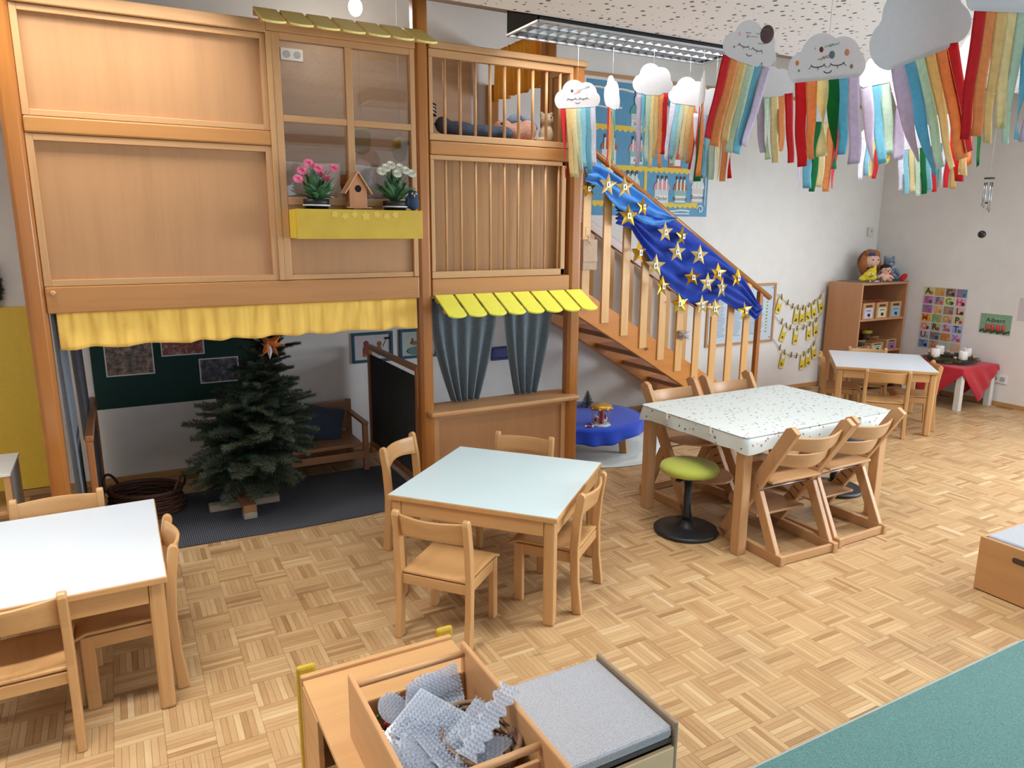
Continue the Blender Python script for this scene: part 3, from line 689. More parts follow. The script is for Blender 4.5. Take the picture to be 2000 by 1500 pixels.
# the sprig reaching out to the right at the top
put_branch(T0.lerp(T1, .86), -.35, R(18), .95, 3)
tstand = wthing('tree_stand', 'rough wooden cross stand carrying the fir tree', 'stand', (.57, 4.46, 0))
whw = WOOD('grey_plank', (176, 164, 146), 'x', .7, .2); brw = WOOD('stand_plank', (168, 122, 84), 'y', .7, .2)
B('plank', whw, tstand, .37, .78, 4.5, 4.57, .01, .05, .003); B('plank', brw, tstand, .535, .61, 4.29, 4.66, .051, .095, .003)
B('foot_block', WOOD('grey_plank', (176, 164, 146), 'y', .7, .2), tstand, .535, .61, 4.29, 4.37, .01, .05, .003)
stt = wthing('paper_star', 'folded orange and white paper star on the fir tree tip', 'star', tuple(at_y(528, 700, 4.42)))
c = at_y(527, 672, 4.4)
for k, (an, col) in enumerate(((40, 0), (130, 1), (230, 0), (300, 1), (265, 2), (350, 0))):
    L = .09; a = R(an); d = Vector((math.cos(a), -.15, math.sin(a))); s = Vector((-math.sin(a), 0, math.cos(a)))*.03
    MB().add([c+s, c-s, c+d*L, c+d*L*.35+Vector((0, -.03, 0))], [(0, 3, 2), (1, 2, 3), (0, 1, 3)]).build('point', [P('orange_paper', (214, 122, 58), .6, .06), P('rust_paper', (150, 84, 50), .6, .06), P('white_paper', (222, 218, 212), .6, .02)][col], stt, solid=.001)

# ------------------------------------------------------------------ chairs and tables
def make_chair(label, group):
    t = thing('childrens_chair', label, 'chair', group=group); wz, wx, wy = chairw('z'), chairw('x'), chairw('y')
    rear = [(-.19, 0), (-.145, 0), (-.135, .16), (-.128, .31), (-.138, .45), (-.158, .56), (-.164, .572), (-.176, .577), (-.19, .57), (-.194, .556), (-.178, .45), (-.168, .31), (-.172, .16)]
    for s in (-1, 1):
        MB().prism(rear, lambda a, b, h: (h, a, b), s*.16-.014, s*.16+.014).build('leg', wz, t, .005)
        MB().box(-.014, .014, -.022, .022, 0, .285).build('leg', wz, t, .005, loc=(s*.145, .125, 0))
        MB().box(-.009, .009, -.135, .11, .235, .284).build('seat_rail', wy, t, .003, loc=(s*.146, 0, 0))
    MB().box(-.135, .135, -.009, .009, .235, .284).build('seat_rail', wx, t, .003, loc=(0, .12, 0))
    MB().box(-.148, .148, -.009, .009, .24, .284).build('seat_rail', wx, t, .003, loc=(0, -.147, 0))
    def seat(u, v): 
        x = -.158+.316*u; y = -.155+.33*v
        return (x*(1-.06*(1-v)), y, .296-.012*math.sin(PI*u)*math.sin(PI*min(1, v*1.15))-.02*max(0, v-.86)/.14)
    MB().sheet(seat, 14, 14).build('seat', wy, t, solid=.012, bev=.003)
    def back(u, v):
        x = -.15+.3*u; z = .455+.1*v
        zz = z-(.014*math.sin(PI*u) if v < .5 else -.002)*(1 if v < .5 else 1)
        return (x, -.15-.035*math.sin(PI*u)-.018*v, z+(.016*math.sin(PI*u)*(1-v)))
    MB().sheet(back, 16, 4).build('backrest', wx, t, solid=.012, bev=.003)
    return t
GM, GL, GB = 'chairs at the middle white table', 'chairs at the left white table', 'chairs at the far white table'
def face(deg): return R(deg-90)
ch = make_chair('small beech chair with its back to the camera at the middle table', GM)
ch.location = (1.155, 2.675, 0); ch.rotation_euler = (0, 0, face(40))
def chair(x, y, deg, label, g): return dup(ch, (x, y, 0), face(deg), label, g)
chair(1.715, 2.72, 128, 'small beech chair on the right side of the middle table', GM)
chair(1.385, 3.505, -49, 'small beech chair at the middle table in front of the middle loft post', GM)
chair(1.80, 3.30, 220, 'small beech chair behind the middle table, only its backrest showing', GM)
chair(-.085, 2.90, 180, 'small beech chair pushed in at the right end of the left table', GL)
chair(-.405, 2.70, 90, 'small beech chair in the lower left corner with its back to the camera', GL)
chair(-.31, 3.36, -90, 'small beech chair behind the left table near the loft post', GL)
chair(5.66, 3.80, 42, 'small beech chair with its back to the camera at the far table', GB)
chair(5.84, 4.36, -48, 'small beech chair at the far table beside the card garlands', GB)
chair(6.1, 3.83, 132, 'small beech chair at the far table beside the red table', GB)
chair(6.33, 4.43, 222, 'small beech chair behind the far table in front of the bookcase', GB)
def lam(name, col): return P(name, col, .28, .012, 3, spec=.5)
def table(name, label, cx, cy, deg, sx, sy, h, lammat, leg=.052):
    t = thing(name, label, 'table', (cx, cy, 0), R(deg))
    hx, hy = sx/2, sy/2
    MB().box(-hx, hx, -hy, hy, h-.024, h).build('tabletop', chairw('x'), t, .004)
    MB().box(-hx+.004, hx-.004, -hy+.004, hy-.004, h, h+.0015).build('laminate', lammat, t, .001)
    ix, iy = hx-.012-leg/2, hy-.012-leg/2
    for a in (-1, 1):
        for b in (-1, 1): MB().box(-leg/2, leg/2, -leg/2, leg/2, 0, h-.024).build('leg', chairw('z'), t, .012, loc=(a*ix, b*iy, 0))
        MB().box(-ix+leg/2, ix-leg/2, -.01, .01, h-.095, h-.024).build('apron', chairw('x'), t, .003, loc=(0, a*(iy+.012), 0))
        MB().box(-.01, .01, -iy+leg/2, iy-leg/2, h-.095, h-.024).build('apron', chairw('y'), t, .003, loc=(a*(ix+.012), 0, 0))
    return t
wl = lam('white_laminate', (216, 224, 232))
table('white_table', 'square white-topped childrens table in the middle of the room', 1.5675, 2.99, 41.3, .81, .81, .51, lam('sky_tinted_laminate', (208, 229, 235)))  # white top, base colour tinted pale blue for reflected sky light
table('white_table', 'white-topped childrens table cut off by the left edge of the picture', -.35, 3.03, 0, .82, .84, .515, wl)
table('white_table', 'white-topped childrens table in front of the bookcase in the far corner', 5.985, 4.085, 42, .92, .79, .555, wl)
# big table with cloth
BT = (3.36, 2.995, 0); bt = thing('dining_table', 'large beech table with square legs under the patterned cloth', 'table', BT, R(1))
LX, LY, LH = .6, .41, .655
MB().box(-LX, LX, -LY, LY, LH-.026, LH).build('tabletop', ttw('x'), bt, .004)
for a in (-1, 1):
    for b in (-1, 1): MB().box(-.03, .03, -.03, .03, 0, LH-.026).build('leg', ttw('z'), bt, .005, loc=(a*(LX-.035), b*(LY-.035), 0))
    MB().box(-LX+.07, LX-.07, -.01, .01, LH-.1, LH-.026).build('apron', ttw('x'), bt, .003, loc=(0, a*(LY-.045), 0))
    MB().box(-.01, .01, -LY+.07, LY-.07, LH-.1, LH-.026).build('apron', ttw('y'), bt, .003, loc=(a*(LX-.045), 0, 0))
def clothmat():
    m, nt, b = newmat('printed_oilcloth'); v = coords(nt, (1, 1, 1), False)
    vo = nt.nodes.new('ShaderNodeTexVoronoi'); vo.inputs['Scale'].default_value = 30; nt.links.new(v, vo.inputs['Vector'])
    n1 = nz(nt, v, 90, 2)
    ma = nt.nodes.new('ShaderNodeMath'); ma.operation = 'MULTIPLY_ADD'; nt.links.new(n1, ma.inputs[0]); ma.inputs[1].default_value = .55; nt.links.new(vo.outputs['Distance'], ma.inputs[2])
    lt = nt.nodes.new('ShaderNodeMath'); lt.operation = 'LESS_THAN'; nt.links.new(ma.outputs[0], lt.inputs[0]); lt.inputs[1].default_value = .475
    sp_ = nt.nodes.new('ShaderNodeSeparateColor'); nt.links.new(vo.outputs['Color'], sp_.inputs[0])
    pc = ramp(nt, sp_.outputs[0], [(.3, rgb((112, 124, 100))), (.5, rgb((96, 100, 104))), (.7, rgb((150, 136, 104))), (.85, rgb((190, 110, 110)))])
    mx = nt.nodes.new('ShaderNodeMix'); mx.data_type = 'RGBA'; nt.links.new(lt.outputs[0], mx.inputs[0]); mx.inputs[6].default_value = rgb((212, 220, 217)); nt.links.new(pc, mx.inputs[7])
    nt.links.new(mx.outputs[2], b.inputs['Base Color']); b.inputs['Roughness'].default_value = .38; return m
tcl = thing('tablecloth', 'white oilcloth with small flower print on the large table', 'tablecloth', (BT[0], BT[1], LH), R(1))
mb = MB(); cl = .006; hem = .075; ring = []
N = 40
def rr(hx, hy, r, n=6):
    out = []
    for qx, qy, a0 in ((1, 1, 0), (-1, 1, 90), (-1, -1, 180), (1, -1, 270)):
        for k in range(n+1):
            a = R(a0+90*k/n); out.append((qx*(hx-r)+r*math.cos(a), qy*(hy-r)+r*math.sin(a)))
    return out
def dens(poly, st=.03):
    out = []
    for a, b in zip(poly, poly[1:]+poly[:1]):
        L = math.dist(a, b); n = max(1, int(L/st))
        for k in range(n): out.append((a[0]+(b[0]-a[0])*k/n, a[1]+(b[1]-a[1])*k/n))
    return out
base = dens(rr(LX+.006, LY+.006, .03)); n0 = len(base); rows = []
for (off, dz, wv) in ((-.006, .003, 0), (.0, .002, 0), (.004, -.006, 0), (.008, -.03, .3), (.012, -.055, .7), (.014, -hem, 1)):
    row = []
    for i, (x, y) in enumerate(base):
        d = Vector((x, y)).normalized(); w_ = .008*wv*math.sin(i*.55)+.01*wv*noise.noise((x*6, y*6, 1))
        cornery = 1+1.1*max(0, (abs(x)/LX)*(abs(y)/LY)-.8)*wv
        nx = 1 if abs(x) > LX-.03 else 0; ny = 1 if abs(y) > LY-.03 else 0
        row.append((x+math.copysign(off+w_, x)*nx, y+math.copysign(off+w_, y)*ny, dz*cornery+(.006*wv*noise.noise((x*9, y*9, 5)) if wv else 0)))
    rows.append(row)
vs = [p for r_ in rows for p in r_]
mb.add(vs, [(k*n0+i, k*n0+(i+1) % n0, (k+1)*n0+(i+1) % n0, (k+1)*n0+i) for k in range(len(rows)-1) for i in range(n0)], True)
mb.add(rows[0], [tuple(range(n0))])
mb.build('cloth', clothmat(), tcl)
for (x, y) in ((-LX-.016, .18), (-LX-.016, -.17), (-.3, -LY-.016), (.3, -LY-.016)):
    MB().box(-.004 if abs(x) > LX else -.008, .004 if abs(x) > LX else .008, -.008 if abs(x) > LX else -.004, .008 if abs(x) > LX else .004, -.03, .012).build('clip', P('white_plastic', (236, 236, 232), .4, .02), tcl, .003, loc=(x, y, -.005))

# high chairs with lambda-shaped sides
def make_high(label, group):
    t = thing('grow_along_chair', label, 'chair', group=group); wz, wx, wy = ttw('z'), ttw('x'), ttw('y')
    f0, f1 = Vector((0, .2, .03)), Vector((0, -.225, .745)); d = (f1-f0).normalized(); n = Vector((0, d.z, -d.y))
    for s in (-1, 1):
        x = s*.195
        pl = [f0-n*.036-d*.02, f0+n*.036-d*.0, f1+n*.036, f1+d*.03+n*.014, f1+d*.025-n*.036, f0-n*.036]
        MB().prism([(p.y, p.z) for p in pl], lambda a, b, h: (h, a, b), x-.016, x+.016).build('upright', wz, t, .004)
        for k in range(9):
            c_ = f0+d*(.13+.055*k)
            MB().bar(c_-n*.024, c_+n*.024, .002, .01, d).build('groove', P('groove_dark', (120, 78, 50), .7, .05), t, loc=(x-s*.0165, 0, 0))
        MB().bar((0, -.03, .36), (0, -.18, .03), .03, .058, (0, 1, 0)).build('strut', wz, t, .004, loc=(x, 0, 0))
        MB().box(-.016, .016, -.235, .24, 0, .058).build('runner', wy, t, .005, loc=(x, 0, 0))
        MB().cyl((x-s*.0, 0, 0), (x+s*.019, 0, 0), .006, n=10).build('bolt', P('steel', (180, 180, 184), .3, .05, metal=1), t, loc=(0, -.045, .4))
    MB().box(-.179, .179, -.009, .009, .004, .05).build('cross_bar', wx, t, .003, loc=(0, -.215, 0))
    for (y, z) in ((-.03, .37), (.09, .17)):
        MB().cyl((-.18, y, z), (.18, y, z), .005, n=8).build('steel_rod', P('steel', (180, 180, 184), .3, .05, metal=1), t)
    def plate(y0, y1, z):
        poly = [(-.178, y0), (.178, y0), (.178, y0+.12)]+[(.178*math.cos(a), y0+.12+(y1-y0-.12)*math.sin(a)) for a in [R(q) for q in range(15, 180, 15)]]+[(-.178, y0+.12)]
        return MB().prism(poly, lambda a, b, h: (a, b, h), z, z+.014)
    plate(-.11, .2, .42).build('seat', wx, t, .003); plate(-.02, .32, .2).build('footrest', wx, t, .003)
    for z, hh in ((.645, .085), (.54, .085)):
        y = f0.y+(z-f0.z)*(f1.y-f0.y)/(f1.z-f0.z)
        def fn(u, v): return (-.178+.356*u, y-.02-.045*math.sin(PI*u)-.3*hh*v, z+hh*v*(.8+.2*math.sin(PI*u))-.028*math.sin(PI*u))
        MB().sheet(fn, 16, 3).build('back_slat', wx, t, solid=.012, bev=.003)
    return t
GH = 'high chairs at the large table'
h1 = make_high('height-adjustable beech chair nearest the camera at the large table', GH)
h1.scale = (1, 1, .96); h1.location = (3.085, 2.605, 0); h1.rotation_euler = (0, 0, R(-2))
dup(h1, (3.535, 2.625, 0), R(1), 'height-adjustable beech chair at the right of the near pair at the large table')
dup(h1, (3.13, 3.37, 0), R(181), 'height-adjustable beech chair behind the green stool, far side of the large table')
dup(h1, (3.62, 3.37, 0), R(179), 'height-adjustable beech chair on the far side next to the stair foot')
def stool(label, x, y, seatmat, lab2):
    t = thing('wobble_stool', label, 'stool', (x, y, 0)); blk = P('black_plastic', (34, 36, 40), .42, .06)
    MB().lathe([(0, .0), (.165, 0), (.182, .006), (.184, .018), (.17, .026), (.15, .024), (.07, .03), (.045, .045), (.034, .075), (0, .075)], n=48).build('foot_plate', blk, t)
    MB().lathe([(.024, .07), (.03, .1), (.022, .13), (.021, .34), (0, .34)], n=20).build('column', blk, t)
    MB().lathe([(0, .335), (.1, .335), (.12, .348), (.1, .36), (0, .36)], n=32).build('seat_pan', blk, t)
    MB().bar((.05, 0, .34), (.13, .0, .336), .03, .012).build('lever', blk, t, .003, rot=(0, 0, R(200)))
    MB().lathe([(0, .352), (.13, .352), (.158, .362), (.166, .38), (.158, .4), (.13, .412), (.05, .418), (0, .419)], n=48).build('seat', seatmat, t)
    return t
s1 = stool('lime green wobble stool with black foot plate at the left end of the large table', 2.755, 2.965, FABRIC('lime_felt', (172, 180, 72), 260, .1), '')
s2 = stool('black-footed wobble stool almost hidden under the right end of the large table', 4.1, 3.03, P('black_seat', (40, 40, 44), .6, .1), '')

# ------------------------------------------------------------------ ceiling lamps
alu = P('louvre_aluminium', (214, 216, 220), .22, .04, metal=.85); blackm = P('black_housing', (8, 8, 9), .8, .1)
darkalu = P('blade_grey', (128, 130, 134), .4, .06)
def lamp(label, x0, y0, detail=True, L=1.5, Wd=.36):
    sl = y0 > 3.6; zb0 = 2.8 if sl else ZC-.1
    t = thing('louvre_lamp', label, 'ceiling lamp', (x0+L/2, y0+Wd/2, zb0), 0, 'long louvre lamps on the ceiling')
    hx, hy = L/2, Wd/2
    mb = MB(); th = .006
    ha, hb = (ceil_z(y0)-zb0-.001, ceil_z(y0+Wd)-zb0-.001) if sl else (.0995, .0995)
    mb.box(-hx, hx, -hy, -hy+th, 0, ha).box(-hx, hx, hy-th, hy, 0, hb)
    for xa, xb in ((-hx, -hx+th), (hx-th, hx)): mb.prism([(-hy, 0), (hy, 0), (hy, hb), (-hy, ha)], lambda a, b, h: (h, a, b), xa, xb)
    mb.prism([(-hy, ha-.004), (hy, hb-.004), (hy, hb), (-hy, ha)], lambda a, b, h: (h, a, b), -hx, hx)
    mb.build('housing', blackm, t)
    def frame(mb):
        for s in (-1, 1): mb.box(-hx, hx, s*hy-.008, s*hy+.008, -.006, .004); mb.box(s*hx-.008, s*hx+.008, -hy, hy, -.006, .004)
        return mb
    frame(MB()).build('rim', P('rim_alu', (190, 192, 196), .3, .04, metal=.8), t)
    nc = 22 if detail else 8
    mesh = None
    for i in range(1, nc):
        x = -hx+L*i/nc
        o = MB().prism([(-.001, 0), (.001, 0), (.008, .02), (-.008, .02)], lambda a, b, h: (a, h, b), -hy+.008, hy-.008)  .build('louvre_blade', darkalu, t, loc=(x, 0, 0))
    for j in range(1, 3):
        y = -hy+Wd*j/3
        MB().prism([(-.001, 0), (.001, 0), (.009, .021), (-.009, .021)], lambda a, b, h: (h, a, b), -hx+.008, hx-.008).build('louvre_rail', alu, t, loc=(0, y, 0))
    l = area('lamp_light', (0, 0, (ha+hb)/2-.012), (math.atan2(hb-ha, Wd), 0, 0), L-.06, Wd-.06, LAMP_POWER*(.4 if sl else 1), (1, .99, .97)); l.parent = t; l.data.spread = R(112)
    return t
lamp('long black ceiling lamp with aluminium louvre in front of the loft', 2.14, 3.662)
lamp('long louvre ceiling lamp half hidden by paper streamers on the right', 5.15, 3.662)
lamp('louvre ceiling lamp above the left part of the loft front', -.9, 3.662, False)
lamp('louvre ceiling lamp over the middle table', 1.98, 1.8)
lamp('louvre ceiling lamp above the lower left corner', -1.05, 1.8, False)
lamp('louvre ceiling lamp above the green carpet', 5.0, 1.8, False)
lamp('added unseen louvre lamp brightening the left wall', -3.0, 2.6, False)  # added out of view to lift the dark wall at the left
lamp('added unseen louvre lamp behind the camera for ambient light', 1.98, -1.6, False)  # added out of view as ambient fill
# bulb lamp on the sloped ceiling
p = at_y(694, 14, 4.72)
bl = wthing('bulb_lamp', 'small bright bulb lamp on the sloped ceiling above the play window', 'lamp', tuple(p))
zc_ = ceil_z(p.y)
m_, nt_, b_ = newmat('bulb_glow'); b_.inputs['Emission Color'].default_value = (1, .97, .9, 1); b_.inputs['Emission Strength'].default_value = 30
MB().ell(p, (.042, .042, .052), 20, 14).build('bulb', m_, bl)
MB().cyl((p.x, p.y, p.z+.045), (p.x, p.y, zc_+.02), .016, n=16).build('socket_stem', P('grey_metal', (120, 118, 116), .4, .05, metal=.6), bl)
MB().cyl((p.x-.06, p.y, p.z+.06), (p.x-.06, p.y, zc_+.02), .012, n=12).build('bracket', P('grey_metal', (120, 118, 116), .4, .05, metal=.6), bl)
pl = bpy.data.lights.new('bulb_light', 'POINT'); pl.energy = 4; pl.shadow_soft_size = .05; pl.color = (1, .94, .82)
plo = bpy.data.objects.new('bulb_light', pl); C.objects.link(plo); plo.location = (p.x, p.y-.0, p.z-.11)

# ------------------------------------------------------------------ cloud mobiles
paper = THIN('cloud_paper', (226, 224, 226), .3, .8, .02)
COL = {'r': (216, 40, 46), 'o': (238, 166, 104), 'y': (238, 224, 176), 'Y': (234, 206, 144), 'g': (206, 224, 204), 'G': (20, 124, 66), 'b': (160, 214, 228), 'B': (124, 190, 210), 'l': (210, 198, 216), 'w': (232, 230, 240), 't': (110, 184, 180)}
CM = {k: THIN('crepe_'+{'r': 'red', 'o': 'orange', 'y': 'cream', 'Y': 'gold', 'g': 'mint', 'G': 'green', 'b': 'sky', 'B': 'blue', 'l': 'lilac', 'w': 'white', 't': 'teal'}[k], v, .45, .85, .08) for k, v in COL.items()}
def cloud_outline(w, h, seed):
    rnd = random.Random(seed)
    cs = [(-.3*w, -.12*h, .22*w), (-.08*w, .1*h, .27*w), (.2*w, .05*h, .24*w), (.34*w, -.14*h, .17*w), (0, -.15*h, .3*w)]
    out = []
    for k in range(64):
        a = 2*PI*k/64; d = (math.cos(a), math.sin(a)); best = .1*w
        for cx, cy, r in cs:
            bq = d[0]*cx+d[1]*cy; cq = cx*cx+cy*cy-r*r; D = bq*bq-cq
            if D > 0: best = max(best, bq+math.sqrt(D))
        x, y = d[0]*best, d[1]*best
        out.append((x, max(y, -.38*h)))
    return out
def cloud(label, px, py, dist_y, wpx, yaw, cols, slen, tilt=0, ratio=.68, faced=True, span=.8, seed=1, top=None, deco=None):
    c = at_y(px, py, dist_y); dep = (c-EYE).dot(FWD); w = wpx*dep/FPX; h = w*ratio
    t = thing('cloud_mobile', label, 'paper cloud', c, 0, 'paper cloud mobiles with crepe streamers')
    t.rotation_euler = (0, R(tilt), R(yaw))
    poly = cloud_outline(w, h, seed)
    MB().prism(poly, lambda a, b, q: (a, q, b), -.0008, .0008).build('cloud', paper, t)
    zb = -.38*h
    rnd = random.Random(seed*17+3)
    ns = len(cols); sw = span*w/ns
    for i, k in enumerate(cols):
        x0 = -span*w/2+sw*i; L = slen*dep/FPX*rnd.uniform(.84, 1.04); ph = rnd.uniform(0, 6); tw = rnd.uniform(-.35, .35) if rnd.random() < .7 else rnd.uniform(-2.2, 2.2); dr = rnd.uniform(-.22, .22)*sw; nar = rnd.uniform(.72, 1)
        slit = rnd.random() < .35
        def fn(u, v):
            a = (u-.5)*sw*(1.14-(1-nar)*v)
            r_ = tw*v*(1.6 if slit else 1)
            q = x0+sw/2+dr*v+a*math.cos(r_)+.004*math.sin(9*v+ph)*v
            return (q, .0015+a*math.sin(r_)+.006*math.sin(7*v+ph)*v+.0015*math.cos(14*u+ph)*v, zb+.012-L*v)
        MB().sheet(fn, 4, 14).build('streamer', CM[k], t, solid=.0006)
    if faced:
        e = .09*w
        for sx in (-.13, .13):
            q = [(sx*w+e*math.cos(PI+PI*k/8), -.0014, -.06*h+.4*e*math.sin(PI+PI*k/8)) for k in range(9)]
            mb = MB().tube(q, w*.006, 4)
            for k in (1, 4, 7): mb.cyl(q[k], (q[k][0]*1.0+(k-4)*.012*w, -.0014, q[k][2]-.035*w), w*.004, n=4)
            mb.build('eyelid', ink, t)
        MB().tube([(.05*w*math.cos(PI+PI*k/6), -.0014, -.2*h+.03*w*math.sin(PI+PI*k/6)) for k in range(7)], w*.006, 4).build('smile', ink, t)
        for (a, b, rr_, cc) in (deco or []):
            MB().ell((a*w, -.001, b*h), (rr_*w*(1 if rr_ > .1 else .55), .0012, rr_*w*(1.2 if rr_ > .1 else .7))).build('sticker', P('deco%d%d%d' % cc, cc, .6, .1), t)
    if faced:
        for k in range(5):
            a0, b0 = rnd.uniform(-.3, .2)*w, rnd.uniform(.02, .3)*h; L = rnd.uniform(.08, .16)*w
            q = [(a0+L*j/10, -.0014, b0+.012*w*math.sin(j*2.1+k)+.2*L*j/10) for j in range(11)]
            if deco: MB().tube(q, w*.0035, 4).build('scribble', P('pen%d' % k, [(206, 90, 90), (70, 140, 160), (200, 140, 120), (110, 110, 120), (90, 150, 110)][k], .7, .05), t)
    zt = top if top else ceil_z(c.y)
    mb = MB().cyl((0, 0, h*.3), (0, 0, zt-c.z), .0007, n=5); o = mb.build('thread', P('thread_white', (230, 230, 230), .5, .02), t)
    o.rotation_euler = (0, -R(tilt), 0)
    return t
ph = [(-.2, .12, .05, (70, 60, 60))]
cloud('white smiling cloud with pale rainbow streamers in front of the loft corner post', 1128, 187, 4.0, 88, -22, 'rYygbBw', 132, -4, .66, True, .78, 1, 2.8, [(-.12, .16, .05, (60, 58, 56)), (-.3, .02, .02, (160, 190, 200)), (.22, .04, .03, (226, 200, 200))])
cloud('white cloud turned almost edge-on beside the loft corner post', 1196, 182, 3.95, 88, 34, 'roYgt', 118, 0, .85, False, .5, 2, 2.8)
cloud('plain grey-white cloud seen from behind above the blue calendar poster', 1276, 155, 3.85, 80, -20, 'lBgyYor', 136, 0, .95, False, .78, 3, 2.8)
cloud('brightly lit white cloud in front of the calendar poster', 1346, 180, 3.92, 78, -25, 'wbgyYor', 122, 6, .8, False, .85, 4, 2.8)
cloud('thin cloud seen edge-on with green and lilac streamers by the poster edge', 1372, 175, 3.72, 90, 55, 'oGlr', 150, 0, .9, False, .7, 5, 2.8)
cloud('small plain cloud half hidden right of the calendar poster', 1397, 200, 3.8, 74, -28, 'wlbgyor', 130, 0, .85, False, 1.1, 6, 2.8)
cloud('cloud decorated with a round photo and red to lilac streamers', 1468, 85, 2.8, 112, -18, 'roYgBl', 168, 12, .9, True, .92, 7, None, [(.24, .24, .13, (70, 40, 40)), (-.25, .1, .05, (224, 170, 170)), (-.1, .1, .04, (110, 170, 180)), (-.3, -.15, .03, (120, 120, 130)), (.28, -.3, .03, (120, 120, 130))])
cloud('plain cloud hanging behind the one with the round photo', 1512, 160, 3.1, 80, -20, 'lgyor', 128, -6, .9, False, .95, 8)
cloud('large cloud with animal and flower stickers and a dark green streamer', 1616, 118, 1.68, 152, -24, 'royGBl', 178, -6, .62, True, .84, 9, None, [(-.08, .22, .05, (110, 40, 34)), (.06, .1, .07, (96, 116, 128)), (.26, .12, .06, (214, 140, 106)), (-.4, .0, .045, (226, 120, 60)), (-.38, -.15, .025, (90, 150, 90)), (.32, -.16, .04, (150, 120, 110)), (-.16, .25, .02, (160, 200, 210))])
cloud('cloud hidden behind the streamers of the animal sticker cloud', 1607, 212, 2.7, 92, -20, 'lBGyor', 142, 0, .7, False, .95, 10)
cloud('very large plain cloud seen from behind at the top right', 1795, 45, 1.45, 214, -20, 'lBgYor', 232, -20, .8, False, .68, 11)
cloud('small plain cloud left of the very large one', 1718, 140, 2.2, 86, -24, 'lBgl', 160, -12, .7, False, .9, 12)
cloud('brightly lit cloud under the far lamp, left of a pair', 1790, 268, 3.87, 78, -35, 'wbygGbr', 92, -8, .7, False, .9, 13, 2.93)
cloud('brightly lit cloud under the far lamp, right of a pair', 1845, 250, 3.8, 74, -30, 'wbtwrY', 100, 0, 1.0, False, .95, 14, 2.81)
cloud('cloud turned edge-on with dark green and orange streamers near the right edge', 1888, 120, 1.7, 130, 62, 'GoYr', 190, 14, .8, False, .62, 15)
cloud('cloud at the top right edge with long red, orange and sand streamers', 1985, -25, 1.25, 200, -22, 'roYygBl', 250, 0, .6, False, .8, 16)
cloud('pale cloud near the far lamp behind the lilac streamers', 1704, 258, 4.1, 42, -30, 'wbYr', 80, 0, .8, False, .95, 17)
# moon decoration
p = at_y(1730, 306, 4.6)
mo = wthing('moon_decoration', 'yellow paper moon with a face hanging near the corner', 'decoration', tuple(p))
MB().prism([(.062*math.cos(a), .06*math.sin(a)-.006) for a in [PI+PI*k/20 for k in range(21)]]+[(.062*math.cos(a), .02*math.sin(a)-.006) for a in [PI*k/12 for k in range(1, 12)]], lambda a, b, q: (p.x+a, p.y+q, p.z+b), -.001, .001).build('moon', P('moon_yellow', (246, 214, 40), .5, .04), mo)
MB().ell((p.x+.03, p.y-.001, p.z-.004), (.014, .002, .01)).build('cheek', P('moon_orange', (226, 110, 50), .5, .05), mo)
MB().cyl((p.x, p.y, p.z), (p.x, p.y, ceil_z(p.y)+.005), .0006, n=5).build('thread', P('thread_white', (230, 230, 230), .5, .02), mo)
# wind chime
a = at_x(1950, 222, 7.0); b = at_x(1929, 350, 7.0); yc = a.y
chm = thing('wind_chime', 'metal wind chime with a black ball hanging near the right wall', 'wind chime', (7.0, yc, 1.67))
zc0 = b.z-1.67; stl = P('chime_steel', (190, 194, 200), .18, .05, metal=1); 
MB().cyl((0, 0, zc0+.06), (0, 0, ceil_z(yc)+.005-1.67), .0018, n=6).build('cord', P('cord_cream', (214, 204, 188), .7, .05), chm)
MB().cyl((0, 0, zc0), (0, 0, zc0+.014), .042, n=24).build('top_disc', P('dark_wood_disc', (56, 46, 42), .5, .1), chm)
for k in range(6):
    an = PI*k/3; MB().cyl((.03*math.cos(an), .03*math.sin(an), zc0-.03), (.03*math.cos(an), .03*math.sin(an), zc0-.2-.018*k), .006, n=10).build('tube', stl, chm)
    MB().cyl((.03*math.cos(an), .03*math.sin(an), zc0-.03), (.03*math.cos(an), .03*math.sin(an), zc0), .0008, n=4).build('tube_thread', P('cord_cream', (214, 204, 188), .7, .05), chm)
MB().cyl((0, 0, zc0-.2), (0, 0, zc0-.215), .02, n=20).build('striker', P('dark_wood_disc', (56, 46, 42), .5, .1), chm)
MB().cyl((0, 0, .03), (0, 0, zc0), .0008, n=4).build('striker_thread', P('cord_cream', (214, 204, 188), .7, .05), chm)
MB().ell((0, 0, .0), (.034, .034, .034), 20, 14).build('ball', P('black_ball', (24, 24, 26), .4, .1), chm)

# ------------------------------------------------------------------ things on the back wall
YB = YW-.001
white = P('white_print', (236, 236, 234), .6, .02)
# birthday calendar poster
cp = wthing('birthday_calendar', 'large blue calendar poster with paper cupcakes behind the stairs', 'poster', (4.32, YW, 1.8))
x0, x1, z0, z1 = 3.62, 5.02, 1.82, 2.93
B('poster_sheet', P('poster_blue', (98, 158, 196), .7, .05), cp, x0, x1, YB-.006, YB, z0, z1, .001)
yl = P('poster_yellow', (238, 204, 74), .7, .05)
def scal(xa, xb, z):
    poly = [(xa, z+.03), (xa, z)]; n = int((xb-xa)/.06)
    for i in range(n):
        for k in range(5): poly.append((xa+(xb-xa)*(i+(k+.5)/5)/n, z-.022*math.sin(PI*(k+.5)/5)))
    poly += [(xb, z), (xb, z+.03)]
    MB().prism(poly, lambda a, b, q: (a, YB-.007-q, b), 0, .001).build('scalloped_strip', yl, cp)
scal(3.7, 4.9, 2.55); scal(3.7, 4.9, 2.22); scal(3.7, 4.9, 1.915)
B('yellow_strip', yl, cp, 4.255, 4.285, YB-.009, YB-.0065, 1.93, 2.25, 0)
def swirl(pts, r=.01): MB().tube([(a, YB-.009, b) for a, b in pts], r, 5).build('white_swirl', white, cp)
